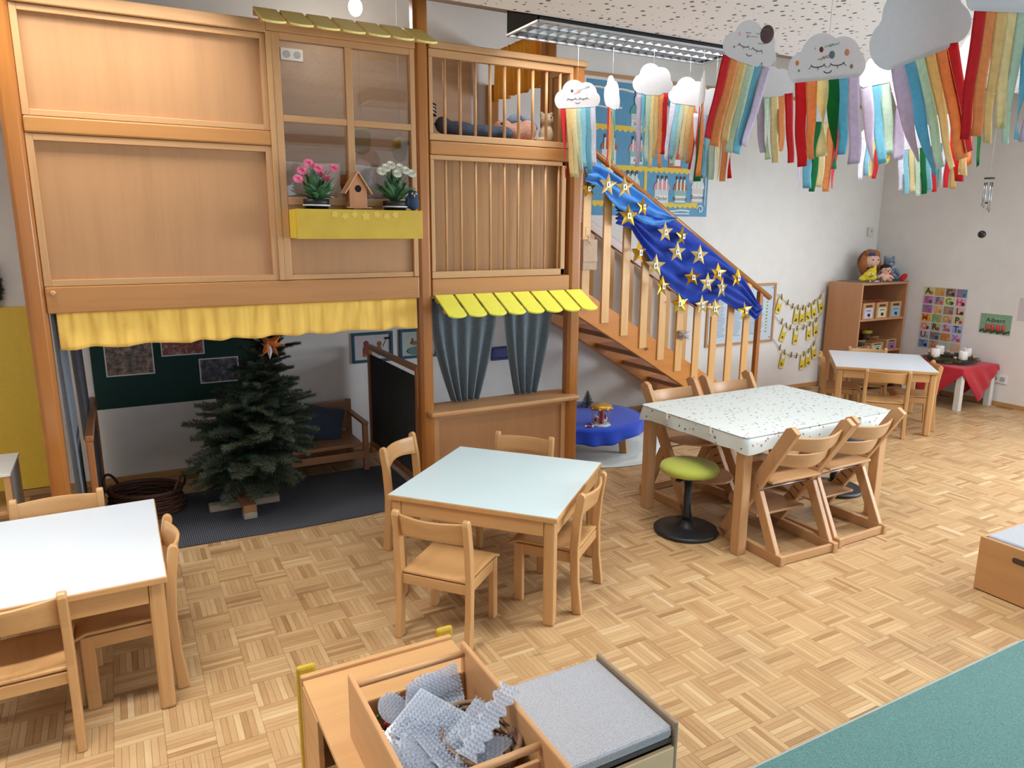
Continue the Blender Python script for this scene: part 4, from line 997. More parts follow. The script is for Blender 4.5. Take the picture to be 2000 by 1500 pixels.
swirl([(4.0+.05*k, 1.87+.006*math.sin(k)) for k in range(17)]); swirl([(4.3+.05*k, 1.845) for k in range(11)], .007)
swirl([(4.93-.045*math.cos(a*.9)*(1-a/9), 1.885+.045*math.sin(a*.9)*(1-a/9)) for a in [k*.5 for k in range(16)]], .008)
swirl([(4.98, 1.92), (4.985, 2.1), (4.97, 2.4), (4.93, 2.5)], .007); swirl([(3.66+.04*k, 2.87+.006*math.sin(k)) for k in range(12)], .012); swirl([(3.66+.04*k, 2.72+.004*math.sin(k)) for k in range(9)], .009)
def cupcake(x, z, w, word, top, cup, kids=3):
    t = B('cupcake_cup', P('cup%d%d%d' % cup, cup, .7, .06), cp, x-w*.42, x+w*.42, YB-.009, YB-.0062, z, z+.13, .001)
    MB().prism([(w*.5*math.cos(a), .085*math.sin(a)) for a in [PI*k/14 for k in range(15)]], lambda a, b, q: (x+a, YB-.0095-q, z+.125+b), 0, .002).build('cupcake_top', P('top%d%d%d' % top, top, .7, .06), t)
    for k in range(kids):
        xx = x+(k-(kids-1)/2)*w*.26
        MB().box(xx-.008, xx+.008, YB-.0135, YB-.012, z+.12, z+.22).build('paper_candle', white, t)
        MB().ell((xx, YB-.0135, z+.235), (.012, .0012, .015)).build('candle_flame', P('flame_brown', (120, 80, 60), .7, .2), t)
    B('name_tag', white, t, x-w*.36, x+w*.36, YB-.0108, YB-.0092, z+.018, z+.075, 0)
    text(word, .052, ink, t, (x, YB-.0112, z+.046), sx=.72)
cupcake(4.46, 1.93, .19, 'Oktober', (226, 160, 160), (214, 220, 220)); cupcake(4.68, 1.93, .17, 'November', (168, 110, 80), (150, 186, 180)); cupcake(4.89, 1.95, .16, 'Dezember', (226, 226, 222), (222, 214, 204))
cupcake(4.12, 1.96, .18, '', (200, 214, 212), (150, 186, 180)); cupcake(4.16, 2.25, .18, 'April', (222, 160, 160), (150, 190, 190)); cupcake(3.86, 2.25, .18, '', (168, 110, 80), (226, 224, 220))
cupcake(4.6, 2.25, .18, '', (226, 120, 130), (206, 80, 90)); cupcake(4.85, 2.25, .16, '', (200, 214, 212), (214, 220, 220))
cupcake(4.16, 2.56, .18, 'Jänner', (96, 170, 166), (206, 214, 210), 0); cupcake(4.48, 2.56, .18, '', (220, 180, 200), (214, 210, 214))
sn = MB().ell((4.15, YB-.013, 2.80), (.04, .0015, .05)).ell((4.15, YB-.013, 2.865), (.03, .0015, .032)).build('snowman', white, cp)
MB().ell((4.14, YB-.015, 2.8), (.007, .001, .008)).ell((4.145, YB-.015, 2.77), (.007, .001, .008)).ell((4.14, YB-.015, 2.87), (.005, .001, .005)).ell((4.16, YB-.015, 2.872), (.005, .001, .005)).build('snowman_button', ink, sn)
# note board
nbd = wthing('note_board', 'wood-framed pin board with a long handwritten list behind the stair foot', 'board', (5.57, YW, .555))
B('sheet', P('pale_blue_paper', (206, 222, 236), .6, .02), nbd, 5.11, 6.03, YB-.006, YB, .56, 1.155, .001)
for a in ((5.1, 6.04, 1.14, 1.165), (5.1, 6.04, .55, .575)): B('frame_bar', beech('x'), nbd, a[0], a[1], YB-.018, YB, a[2], a[3], .003)
for a in ((5.1, 5.125), (6.015, 6.04)): B('frame_bar', beech('z'), nbd, a[0], a[1], YB-.018, YB, .575, 1.14, .003)
for i in range(22):
    z = 1.0-.017*i
    for xa, xb in ((5.2, 5.36), (5.42, 5.58), (5.66, 5.9)): B('written_line', P('line_ink', (96, 110, 140), .7, .05), nbd, xa+random.uniform(0, .02), xb-random.uniform(0, .05), YB-.0068, YB-.006, z, z+.004, 0)
    if i % 2 == 0: B('yellow_mark', P('marker_olive', (168, 170, 60), .7, .05), nbd, 5.915+random.uniform(0, .01), 5.945, YB-.0068, YB-.006, z-.006, z+.01, 0)
for x in (5.15, 5.99):
    for z in (.6, 1.115): MB().cyl((x, YB-.006, z), (x, YB-.012, z), .005, n=8).build('pin', ink, nbd)
# garlands of clothes pegs with yellow cards
twine = P('twine', (206, 172, 96), .8, .1); pegm = WOOD('peg_wood', (150, 130, 96), 'z', .6, .15); ycard = P('card_yellow', (230, 204, 66), .6, .04)
def Gz(x, y): return at_y(1480+x/7.893, 550+y/7.893, YB-.012)
ROWN = ('upper', 'middle', 'lower')
ordn = ['first', 'second', 'third', 'fourth', 'fifth', 'sixth', 'seventh', 'eighth', 'ninth']
GAR = [([(305, 190), (360, 250), (450, 325), (530, 385), (610, 405), (690, 410), (780, 370), (860, 320), (955, 240), (1030, 120)], [(360, 235, 1, -14), (455, 320, 0, 0), (532, 375, 0, 0), (612, 395, 1, -6), (690, 400, 1, 2), (780, 360, 1, 4), (862, 315, 1, 12), (958, 235, 1, 16)]),
       ([(265, 530), (355, 640), (430, 690), (500, 720), (600, 730), (700, 715), (795, 660), (895, 600), (1000, 480)], [(365, 610, 0, 0), (432, 675, 1, -18), (495, 705, 0, 0), (600, 715, 1, -3), (700, 700, 0, 0), (795, 650, 1, 3), (893, 590, 1, 8)]),
       ([(240, 880), (325, 1010), (400, 1090), (500, 1135), (590, 1145), (700, 1125), (775, 1080), (860, 965), (900, 850)], [(335, 1010, 0, 0), (405, 1085, 1, -10), (508, 1125, 0, 0), (590, 1140, 0, 0), (703, 1110, 1, -3), (775, 1065, 1, 6), (860, 950, 1, 12)])]
for gi, (line, pegs) in enumerate(GAR):
    pts = [Gz(*q) for q in line]
    g = MB().tube(pts, .0028, 5).build('twine_garland', twine); tag(g, 'twine garland on the back wall, %s of three' % ROWN[gi], 'garland', 'three twine garlands')
    ci = 0
    for pi_, (x, y, has, an) in enumerate(pegs):
        c = Gz(x, y)
        t = thing('clothes_peg', 'small wooden clothes peg, %s from the left on the %s garland' % (ordn[pi_], ROWN[gi]), 'clothes peg', (c.x, c.y-.008, c.z), 0, 'clothes pegs on the garlands')
        t.rotation_euler = (0, R(an+10), 0)
        for s in (-1, 1): MB().box(-.005, .005, -.0025, .0025, -.03, .03).build('peg_half', pegm, t, .001, loc=(0, s*.0035, 0), rot=(R(3*s), 0, 0))
        if has:
            q = thing('pictogram_card', 'yellow card with a white disc and dark pictogram, %s on the %s garland' % (ordn[ci], ROWN[gi]), 'card', (c.x, c.y-.0015, c.z-.01), 0, 'yellow cards on the garlands'); ci += 1
            q.rotation_euler = (0, R(-an), 0)
            MB().box(-.036, .036, -.001, .001, -.165, 0).build('card_sheet', ycard, q)
            MB().ell((0, -.0012, -.035), (.03, .0012, .033)).build('white_disc', white, q)
            mb = MB(); rnd = random.Random(x)
            for k in range(5): mb.ell((rnd.uniform(-.014, .014), -.0014, -.125+rnd.uniform(-.014, .014)), (rnd.uniform(.004, .011), .0012, rnd.uniform(.004, .012)))
            mb.build('pictogram', P('picto_dark', (72, 52, 40), .6, .2), q)
            MB().box(-.028, .028, -.0016, -.001, -.16, -.152).build('card_rim', white, q)
c = at_y(1698, 453, YB)
th = wthing('room_thermostat', 'small white wall thermostat in the corner above the plush toys', 'thermostat', (c.x, YW, c.z-.05))
B('cover', P('thermo_white', (222, 218, 212), .45, .02), th, c.x-.045, c.x+.04, YB-.03, YB, c.z-.05, c.z+.05, .005)
MB().cyl((c.x, YB-.03, c.z+.01), (c.x, YB-.036, c.z+.01), .018, n=20).build('dial', P('thermo_dial', (205, 202, 198), .45, .02), th)

# ------------------------------------------------------------------ things on the right wall
XB = XR-.001; RW = (R(90), 0, R(-90))
def BR_(name, mat, par, y0, y1, z0, z1, d0, d1, bev=0): return B(name, mat, par, XB-d1, XB-d0, min(y0, y1), max(y0, y1), z0, z1, bev)
pa, pb, pc_ = at_x(1805, 561, XB), at_x(1893, 569, XB), at_x(1790, 692, XB)
ab = wthing('alphabet_poster', 'poster of colourful alphabet tiles on the right wall beside the bookcase', 'poster', (XR, (pa.y+pb.y)/2, pc_.z))
BR_('poster_sheet', P('poster_white', (226, 226, 228), .6, .02), ab, pb.y, pa.y, .455, 1.125, 0, .002)
LET = 'ABCDEFGHIJKLMNOPQRSTUVWXYZ'
TC = [(206, 210, 120), (200, 170, 110), (160, 130, 110), (90, 150, 180), (190, 140, 190), (176, 160, 170), (214, 214, 140), (226, 170, 180), (150, 130, 180), (220, 180, 150), (120, 160, 150), (224, 190, 170), (226, 180, 80), (150, 180, 130), (210, 180, 140), (214, 206, 140), (216, 190, 190), (170, 190, 120), (190, 190, 220), (170, 180, 226), (206, 180, 196), (90, 150, 160), (190, 150, 100), (210, 180, 210), (130, 160, 200), (200, 160, 130), (180, 200, 190), (214, 190, 150)]
LC = [(50, 50, 70), (216, 170, 60), (70, 60, 70), (220, 90, 100), (200, 70, 120), (96, 90, 120), (96, 140, 40), (206, 60, 120), (220, 90, 60), (230, 170, 50), (220, 130, 70), (90, 60, 80), (220, 90, 40), (120, 170, 110), (200, 150, 80), (40, 40, 50), (226, 130, 80), (70, 50, 80), (196, 50, 80), (50, 60, 150), (90, 70, 90), (210, 40, 50), (220, 110, 40), (140, 120, 190), (70, 100, 150), (160, 120, 100)]
wy = (pa.y-pb.y-.02)/4; hz = .65/7
for i in range(28):
    r_, c_ = divmod(i, 4); ya = pa.y-.012-wy*c_; zt = 1.115-hz*r_
    tl = BR_('letter_tile', P('tile%d' % i, TC[i], .6, .12, 60), ab, ya-wy+.007, ya, zt-hz+.007, zt, .002, .0032)
    if i < 26:
        text(LET[i], .088, P('letter%d' % i, LC[i], .6, .05), tl, (XB-.0040, ya-wy*.36, zt-hz*.46), RW, 'letter', bold=.002)
        MB().ell((XB-.0036, ya-wy*.68, zt-hz*.62), (.0008, wy*.17, hz*.2)).build('tile_picture', P('pic%d' % i, LC[(i*7+3) % 26], .6, .2), tl)
pa, pb = at_x(1917, 611, XB), at_x(1972, 656, XB)
ad = wthing('advent_sign', 'green picture sign with four red candles on the right wall', 'sign', (XR, (pa.y+pb.y)/2, pb.z))
ya, yb = pa.y, pb.y; za, zb = pa.z, pb.z
BR_('sign_sheet', P('sign_green', (140, 178, 146), .5, .12, 30), ad, ya, yb, zb, za, 0, .003)
text('Advent', .062, ink, ad, (XB-.0036, (ya+yb)/2+.0, za-.062), RW)
for k in range(4):
    y = ya-.06-(ya-yb-.11)*(k+.3)/3.6
    MB().cyl((XB-.004, y, zb+.03), (XB-.004, y, zb+.095), .016, n=8).build('printed_candle', P('print_red', (206, 74, 70), .6, .05), ad)
for k in range(14):
    y = ya-.015-(ya-yb-.03)*k/13
    MB().ell((XB-.0036, y, zb+.022+.01*math.sin(k*2.1)), (.0008, .013, .014)).build('printed_greenery', P('print_dark_green', (66, 90, 74), .6, .15), ad)
c = at_x(1951, 740, XB)
so = wthing('double_socket', 'white double wall socket near the red table', 'socket', (XR, c.y, c.z-.04))
BR_('cover', P('socket_white', (235, 235, 233), .35, .02), so, c.y-.078, c.y+.078, c.z-.04, c.z+.04, 0, .012, .004)
for d in (-.036, .036): MB().cyl((XB-.012, c.y+d, c.z), (XB-.0126, c.y+d, c.z), .025, n=20).build('well', P('socket_grey', (170, 170, 170), .4, .02), so)
c = at_x(2000, 583, XB)
tag(BR_('paper_sheet', P('lilac_paper', (214, 206, 212), .7, .02), None, c.y-.25, c.y+.03, .86, 1.075, 0, .002), 'pale paper sheet cut off at the right edge on the wall', 'paper')

# ------------------------------------------------------------------ bookcase, boxes and plush toys
bx0, bx1, by0, by1, bh = 6.8, 7.56, 4.92, 5.33, 1.16
bc = wthing('bookcase', 'beech bookcase standing in the far corner', 'bookcase', ((bx0+bx1)/2, 5.12, 0))
bcw = WOOD('bookcase_wood', (202, 146, 104), 'z', .42, .1); bcx = WOOD('bookcase_wood', (202, 146, 104), 'x', .42, .1)
B('side_panel', bcw, bc, bx0, bx0+.02, by0, by1, 0, bh, .002); B('side_panel', bcw, bc, bx1-.02, bx1, by0, by1, 0, bh, .002)
B('back_panel', WOOD('bookcase_back', (150, 92, 62), 'z', .5, .1), bc, bx0+.02, bx1-.02, by1-.01, by1, .05, bh-.02, .001)
B('top', bcx, bc, bx0+.02, bx1-.02, by0, by1, bh-.02, bh, .002)
for z in (.78, .43, .06): B('shelf', bcx, bc, bx0+.02, bx1-.02, by0+.005, by1-.01, z-.02, z, .002)
tag(B('felt_runner', FABRIC('grey_felt', (112, 116, 124), 250, .15), None, bx0+.12, bx1-.005, by0-.003, by1-.01, bh+.001, bh+.006, .001), 'grey felt mat lying on the bookcase top', 'mat')
def lbox(x, z, w, d, h, label, pic, word=None):
    t = wthing('wooden_box', label, 'box', (x, by0+.02+d/2, z), 'label boxes on the bookcase shelf'); y = by0+.012; lw = lightb('x')
    B('front', lw, t, x-w/2, x+w/2, y, y+.01, z, z+h, .002); B('back', lw, t, x-w/2, x+w/2, y+d-.01, y+d, z, z+h, .002)
    B('side', lightb('y'), t, x-w/2, x-w/2+.01, y+.01, y+d-.01, z, z+h, .002); B('side', lightb('y'), t, x+w/2-.01, x+w/2, y+.01, y+d-.01, z, z+h, .002)
    B('bottom', lw, t, x-w/2+.01, x+w/2-.01, y+.01, y+d-.01, z, z+.01, .001)
    B('grip_hole', P('grip_dark', (84, 54, 40), .8, .1), t, x-w*.28, x+w*.28, y-.0008, y, z+h*.74, z+h*.88, 0)
    lb = B('label_sheet', P('lab%d%d%d' % pic, pic, .6, .06), t, x-w*.36, x+w*.36, y-.0014, y-.0002, z+h*.06, z+h*.68, 0)
    MB().ell((x, y-.002, z+h*.26), (w*.1, .0008, h*.1)).ell((x+w*.1, y-.002, z+h*.24), (w*.05, .0008, h*.12)).build('label_picture', ink, lb)
    B('label_line', P('line_ink', (96, 110, 140), .7, .05), lb, x-w*.22, x+w*.22, y-.002, y-.0014, z+h*.5, z+h*.56, 0)
    return t
for i, (x, c, l) in enumerate(((6.955, (206, 200, 220), 'light wooden box with a lilac label, left on the bookcase shelf'), (7.175, (226, 212, 170), 'light wooden box with a cream label, middle on the bookcase shelf'), (7.405, (150, 190, 214), 'light wooden box with a blue label, right on the bookcase shelf'))): lbox(x, .781, .185, .26, .17, l, c)
lbox(7.16, .431, .2, .22, .085, 'low wooden tray box with a pale green label on the lower shelf', (190, 214, 190)); lbox(7.4, .431, .17, .22, .11, 'low wooden box with a purple label on the lower shelf', (160, 110, 170))
lbox(6.94, .431, .2, .22, .06, 'flat wooden tray with dark blocks on the lower shelf', (196, 160, 110))
mb = wthing('glass_jar', 'jar with a yellow lid on the lower bookcase shelf', 'jar', (7.4, 5.2, .431))
MB().lathe([(0, .431), (.05, .431), (.052, .5), (.05, .565), (0, .565)], (7.4, 5.24, 0), 20).build('jar_body', P('jar_dark', (110, 80, 76), .2, .1), mb)
MB().lathe([(0, .565), (.054, .565), (.054, .6), (0, .6)], (7.4, 5.24, 0), 20).build('lid', P('lid_yellow', (240, 214, 50), .4, .03), mb)
for k, (x, c, l) in enumerate(((6.93, (40, 42, 46), 'dark toy block in the flat tray, left'), (6.99, (60, 70, 66), 'dark toy block in the flat tray, right'))):
    tag(B('toy_block', P('blk%d' % k, c, .5, .1), None, x-.025, x+.025, 4.98, 5.05, .445, .515, .004), l, 'block')
tag(MB().tube([(7.1+.02*k, 5.05+.02*math.sin(k*1.4), .96+.004*math.cos(k)) for k in range(13)], .008, 6).build('wool_garland', P('red_wool', (190, 60, 40), .8, .15)), 'red woollen garland lying on the boxes in the bookcase', 'garland')
# plush toys
def plush(name, label, loc, rz, blobs, mat, extras, vox=.006, sc=1.0, cat='plush toy', group=None):
    t = thing(name, label, cat, loc, rz, group); t.scale = (sc,)*3
    mb = MB()
    for (c, r, *ro) in blobs: mb.ell(c, r, 14, 10, ro[0] if ro else None)
    o = mb.build('body', mat, t)
    q = o.modifiers.new('merge', 'REMESH'); q.mode = 'VOXEL'; q.voxel_size = vox; q.use_smooth_shade = True
    q = o.modifiers.new('soften', 'SMOOTH'); q.factor = .5; q.iterations = 3
    for (nm, m_, bl_) in extras:
        if nm in ('hair_cap', 'bow'):
            mb = MB()
            for (c, r, *ro) in bl_: mb.ell(c, r, 12, 8, ro[0] if ro else None)
            mb.build(nm, m_, t)
        else:
            for (c, r, *ro) in bl_: MB().ell(c, r, 12, 8, ro[0] if ro else None).build(nm, m_, t)
    return t
FUR = lambda n, c: P('fur_'+n, c, .95, .22, 90, bmp=.004)
TZ = bh+.007
blackp = P('bead_black', (18, 18, 20), .25, .02)
# local front is -y
def hair(mb_c, rad, n, L, mat, parent, seed):
    rnd = random.Random(seed); mb = MB()
    for k in range(n):
        v = Vector((rnd.gauss(0, 1), abs(rnd.gauss(0, 1))*.9+.1, rnd.gauss(.3, 1))).normalized()
        p = Vector(mb_c)+Vector((v.x*rad[0], v.y*rad[1], v.z*rad[2])); e = p+v*L*rnd.uniform(.5, 1.1)-Vector((0, 0, L*.5)); s = v.cross(Vector((rnd.random(), rnd.random(), 1))).normalized()*.004
        mb.add([p-s, p+s, e], [(0, 1, 2)])
    return mb.build('hair', mat, parent)
skin = P('doll_skin', (232, 186, 166), .85, .05, 40)
d1 = plush('plush_doll', 'large plush doll with long ginger hair and a blue bow on the bookcase', (7.2, 5.14, TZ), R(-22), [((0, 0, .07), (.07, .06, .08)), ((0, -.01, .21), (.085, .07, .085)), ((0, -.05, .19), (.05, .045, .045))], skin,
   [('eye', blackp, [((-.028, -.082, .225), (.007, .005, .008)), ((.03, -.082, .225), (.007, .005, .008))]), ('bow', FABRIC('bow_blue', (46, 70, 130), 100), [((-.045, -.05, .285), (.026, .016, .022)), ((-.012, -.06, .285), (.022, .016, .018))]), ('scarf', FABRIC('dark_scarf', (38, 34, 40), 100), [((0, -.02, .13), (.075, .065, .024))]), ('nose', skin, [((.003, -.098, .195), (.011, .009, .009))]),
    ('hair_cap', FUR('ginger', (168, 104, 58)), [((0, .025, .225), (.108, .075, .105)), ((-.085, .0, .17), (.045, .05, .11)), ((.085, .02, .16), (.04, .045, .1)), ((0, -.01, .285), (.085, .06, .045))])], group='plush toys on the bookcase')
hair((0, .02, .22), (.1, .075, .1), 1400, .045, FUR('ginger', (168, 104, 58)), d1, 4)
plush('plush_cat', 'grey-blue plush cat with red shoes on the right of the bookcase', (7.445, 5.1, TZ), R(-30), [((0, 0, .075), (.065, .055, .08)), ((0, -.01, .19), (.058, .05, .052)), ((-.045, 0, .24), (.018, .012, .026)), ((.045, 0, .24), (.018, .012, .026)), ((-.075, -.03, .09), (.022, .024, .055), (0, .5, 0)), ((.085, -.03, .09), (.022, .024, .055), (0, -.6, 0)), ((-.045, -.08, .025), (.026, .07, .026)), ((.06, -.08, .025), (.026, .07, .026), (0, 0, .4))], FUR('bluegrey', (124, 142, 166)),
   [('eye', blackp, [((-.02, -.058, .2), (.006, .004, .007)), ((.022, -.058, .2), (.006, .004, .007))]), ('muzzle', FUR('palegrey', (176, 186, 196)), [((0, -.055, .178), (.018, .012, .011))]), ('shoe', FABRIC('red_shoe', (200, 32, 46), 200), [((-.05, -.155, .045), (.03, .022, .045), (.3, 0, .2)), ((.1, -.15, .04), (.034, .022, .05), (.4, .5, 0))])], group='plush toys on the bookcase')
plush('plush_doll', 'small plush doll with short dark brown hair in the middle of the bookcase top', (7.24, 4.985, TZ), R(-32), [((0, 0, .045), (.045, .035, .05)), ((0, -.005, .12), (.052, .046, .048)), ((-.06, -.02, .06), (.014, .016, .04), (0, .9, 0)), ((.055, -.02, .05), (.014, .016, .04), (0, -.9, 0)), ((-.03, -.04, .018), (.018, .05, .018)), ((.03, -.04, .018), (.018, .05, .018))], skin,
   [('eye', blackp, [((-.018, -.048, .125), (.006, .004, .007)), ((.02, -.048, .125), (.006, .004, .007))]), ('nose', blackp, [((.004, -.053, .11), (.008, .005, .006))]), ('hair_cap', FUR('darkbrown', (58, 36, 28)), [((0, .012, .14), (.06, .05, .046)), ((-.012, -.02, .162), (.045, .034, .022))])], group='plush toys on the bookcase', vox=.005)
plush('plush_duck', 'yellow plush creature lying on the left of the bookcase top', (7.05, 5.04, TZ), R(-30), [((0, 0, .045), (.085, .05, .045)), ((.03, .01, .1), (.05, .04, .045)), ((.06, .01, .145), (.016, .014, .03)), ((-.02, -.02, .07), (.05, .04, .04)), ((-.07, -.01, .03), (.04, .035, .03))], FUR('yellow', (228, 200, 56)),
   [('eye_patch', P('eye_white', (226, 214, 150), .7, .03), [((-.01, -.056, .085), (.022, .008, .015))]), ('eye', blackp, [((-.008, -.063, .085), (.007, .004, .007))]), ('mouth', P('mouth_dark', (80, 50, 40), .7, .05), [((.0, -.058, .06), (.03, .006, .005), (0, -.2, 0))])], group='plush toys on the bookcase')
rnd = random.Random(2)
for k in range(9):
    o = MB().ell((0, 0, 0), (.009, .009, .009), 10, 6).build('craft_bead', P('cbead%d' % (k % 3), [(226, 214, 206), (120, 70, 70), (220, 160, 160)][k % 3], .5, .05), loc=(6.97+.021*k, 4.935+rnd.uniform(0, .03), TZ+.0095))
    tag(o, 'small pale craft bead, %s from the left at the front of the bookcase top' % ordn[k], 'bead', 'beads on the bookcase')

# ------------------------------------------------------------------ red table with advent wreath
rt = wthing('small_white_table', 'small table with white square legs by the right wall', 'table', (7.28, 4.2, 0)); wp = P('white_lacquer', (224, 220, 214), .4, .02)
tx0, tx1, ty0, ty1, tzz = 6.985, 7.56, 3.9, 4.5, .415
B('tabletop', wp, rt, tx0, tx1, ty0, ty1, tzz-.035, tzz, .003)
for x in (tx0+.005, tx1-.06):
    for y in (ty0+.005, ty1-.06): B('leg', wp, rt, x, x+.055, y, y+.055, 0, tzz-.035, .003)
red = FABRIC('red_cloth', (190, 30, 48), 300, .1)
cxr, cyr = (tx0+tx1)/2, (ty0+ty1)/2; hx, hy = (tx1-tx0)/2+.004, (ty1-ty0)/2+.004
# square cloth laid corner over edge: the corners hang as points in the middle of each side
def redc(u, v):
    s = .64; a, b = (2*u-1)*s*.72, (2*v-1)*s*.72
    x, y = (a-b)*.7071*1.0, (a+b)*.7071*1.0
    ox, oy = max(0, abs(x)-hx), max(0, abs(y)-hy)
    z = tzz+.004-ox-oy; o2 = .006+.03*(ox+oy)+.008*math.sin(30*(x+y))*min(1, (ox+oy)*8)
    X = math.copysign(min(abs(x), hx)+(o2 if ox > 0 else 0), x); Y = math.copysign(min(abs(y), hy)+(o2 if oy > 0 else 0), y)
    return (cxr+X if cxr+X < XR-.004 else XR-.004, cyr+Y, z)
tag(MB().sheet(redc, 60, 60).build('red_tablecloth', red, solid=.0015), 'red cloth with hanging points on the small white table', 'tablecloth')
wc = at_z(1855, 697, tzz+.03)
wth = thing('advent_wreath', 'fir advent wreath with four white candles on the red table', 'wreath', (7.27, 4.2, tzz+.0075), .4)
wth.scale = (1.3, 1.3, 1.15)
rnd = random.Random(9); nd = MB()
for k in range(110):
    a = rnd.uniform(0, 2*PI); rr_ = .14+rnd.uniform(-.035, .035); p = Vector((rr_*math.cos(a), rr_*math.sin(a), rnd.uniform(.012, .05)))
    t_ = Vector((-math.sin(a), math.cos(a), 0))*rnd.choice((1, 1, -1)); o_ = Vector((math.cos(a), math.sin(a), 0))
    e = p+(t_*.06+o_*rnd.uniform(-.01, .035)+Vector((0, 0, rnd.uniform(-.012, .022))))
    if e.z < .008: e.z = .008
    needles(nd, p, e, .02, .004, rnd, .8)
g_ = bpy.data.objects.new('greenery', plain(nd, 'wreath_needles')); C.objects.link(g_); g_.data.materials.append(needle_mat('wreath_fir', (36, 54, 36), (84, 96, 62))); g_.parent = wth; g_['kind'] = 'stuff'
MB().tube([(.14*math.cos(2*PI*k/32), .14*math.sin(2*PI*k/32), .022) for k in range(32)], .018, 8, True).build('ring', P('straw', (90, 74, 50), .9, .2), wth)
for k in range(4):
    a = PI/4+PI/2*k; cx_, cy_ = .13*math.cos(a), .13*math.sin(a)
    cd = MB().lathe([(0, .04), (.03, .04), (.031, .045), (.031, .11), (.027, .115), (.012, .113), (0, .11)], (cx_, cy_, 0), 24).build('candle', P('candle_wax', (240, 236, 230), .4, .02), wth)
    MB().cyl((cx_, cy_, .11), (cx_, cy_, .122), .0015, n=6).build('wick', ink, cd)
for k in range(6):
    a = k*1.05+.3; MB().ell((.16*math.cos(a), .16*math.sin(a), .06), (.012, .012, .012)).build('dried_star', P('dried_orange', (206, 150, 110), .7, .2), wth)

# ------------------------------------------------------------------ round blue table
struct_rug = tag(MB().lathe([(0, .0012), (.655, .0012), (.66, .005), (.655, .009), (0, .009)], (3.27, 4.7, 0), 72).build('round_rug', FABRIC('white_rug', (206, 212, 212), 200, .06)), 'round white rug under the blue table', 'rug')
RTc = (3.13, 4.58); RTR = .45; RTH = .27
rtb = wthing('round_table', 'low round wooden table under the blue cloth', 'table', (RTc[0], RTc[1], 0))
MB().lathe([(0, RTH-.022), (RTR-.01, RTH-.022), (RTR, RTH-.012), (RTR-.004, RTH), (0, RTH)], (RTc[0], RTc[1], 0), 48).build('tabletop', beech('x'), rtb)
for k in range(4):
    a = R(-53+90*k); q = Vector((math.cos(a), math.sin(a), 0)); c_ = Vector((RTc[0], RTc[1], 0))
    MB().bar(c_+q*.33+Vector((0, 0, .0095)), c_+q*.3+Vector((0, 0, RTH-.022)), .035, .06, q).build('leg', beech('z'), rtb, .004)
def bluec(u, v):
    a = 2*PI*u; hemr = .085+.03*math.sin(3*a+1)+.045*max(0, math.cos(2*(a-5.45)))**6
    if v < .5: r = (RTR+.004)*v/.5; z = RTH+.004
    else:
        q = (v-.5)/.5; r = RTR+.006+.012*q+.014*q*math.sin(15*a+2*math.sin(3*a)); z = RTH+.003-hemr*q
    return (RTc[0]+r*math.cos(a), RTc[1]+r*math.sin(a), z)
tag(MB().sheet(bluec, 120, 14).build('blue_tablecloth', FABRIC('royal_blue_cloth', (22, 66, 190), 300, .15), solid=.0015), 'royal blue cloth over the low round table', 'tablecloth')
p = at_z(1143, 794, RTH+.006)
mt = thing('miniature_fir', 'tiny artificial fir tree on the blue round table', 'tree', (p.x, p.y-.03, RTH+.0055))
MB().cyl((0, 0, 0), (0, 0, .09), .004, n=8).build('trunk', bark, mt); MB().lathe([(0, 0), (.018, 0), (.014, .012), (0, .012)], n=16).build('base', bark, mt)
nd = MB(); rnd = random.Random(3)
for k in range(60):
    q = k/60; a = k*2.4; b_ = Vector((0, 0, .02+.12*q)); e = b_+Vector((math.cos(a), math.sin(a), -.12))*(.052*(1-q)+.008)
    needles(nd, b_, e, .012, .004, rnd, 1)
g_ = bpy.data.objects.new('needles', plain(nd, 'mini_needles')); C.objects.link(g_); g_.data.materials.append(fir); g_.parent = mt; g_['kind'] = 'stuff'
p = at_z(1181, 833, RTH+.006)
ca = thing('toy_carousel', 'small red and gold carousel on the blue round table', 'toy', (p.x, p.y+.05, RTH+.0055))
redp = P('carousel_red', (176, 34, 40), .35, .1); gp = P('carousel_gold', (206, 160, 70), .35, .1, metal=.4)
MB().lathe([(0, 0), (.075, 0), (.075, .01), (.07, .014), (0, .014)], n=8).build('base', P('carousel_white', (206, 214, 222), .4, .05), ca)
MB().lathe([(.018, .014), (.016, .05), (.02, .09), (.014, .13), (0, .13)], n=16).build('centre_column', redp, ca)
MB().lathe([(.078, .125), (.08, .15), (.05, .158), (.02, .166), (0, .172)], n=16).build('canopy', gp, ca)
for k in range(8):
    a = PI*k/4; MB().cyl((.062*math.cos(a), .062*math.sin(a), .014), (.068*math.cos(a), .068*math.sin(a), .128), .0018, n=6).build('pole', gp, ca)
    MB().ell((.075*math.cos(a), .075*math.sin(a), .132), (.013, .013, .011)).build('arch', gp, ca)
    if k % 2 == 0: MB().ell((.05*math.cos(a), .05*math.sin(a), .045), (.017, .01, .012), rot=(0, 0, a+PI/2)).ell((.05*math.cos(a)-.016*math.sin(a), .05*math.sin(a)+.016*math.cos(a), .06), (.006, .005, .012)).build('horse', [redp, white][k//2 % 2], ca)
p = at_z(1150, 835, RTH+.006)
fg = thing('toy_figure', 'tiny red and white figure lying on the blue round table', 'toy', (p.x, p.y, RTH+.0145), R(-35))
MB().ell((0, 0, 0), (.026, .009, .008)).build('body', redp, fg); MB().ell((.028, 0, .001), (.009, .009, .009)).build('head', white, fg); MB().ell((-.022, 0, 0), (.009, .01, .0085)).build('shoes', white, fg)

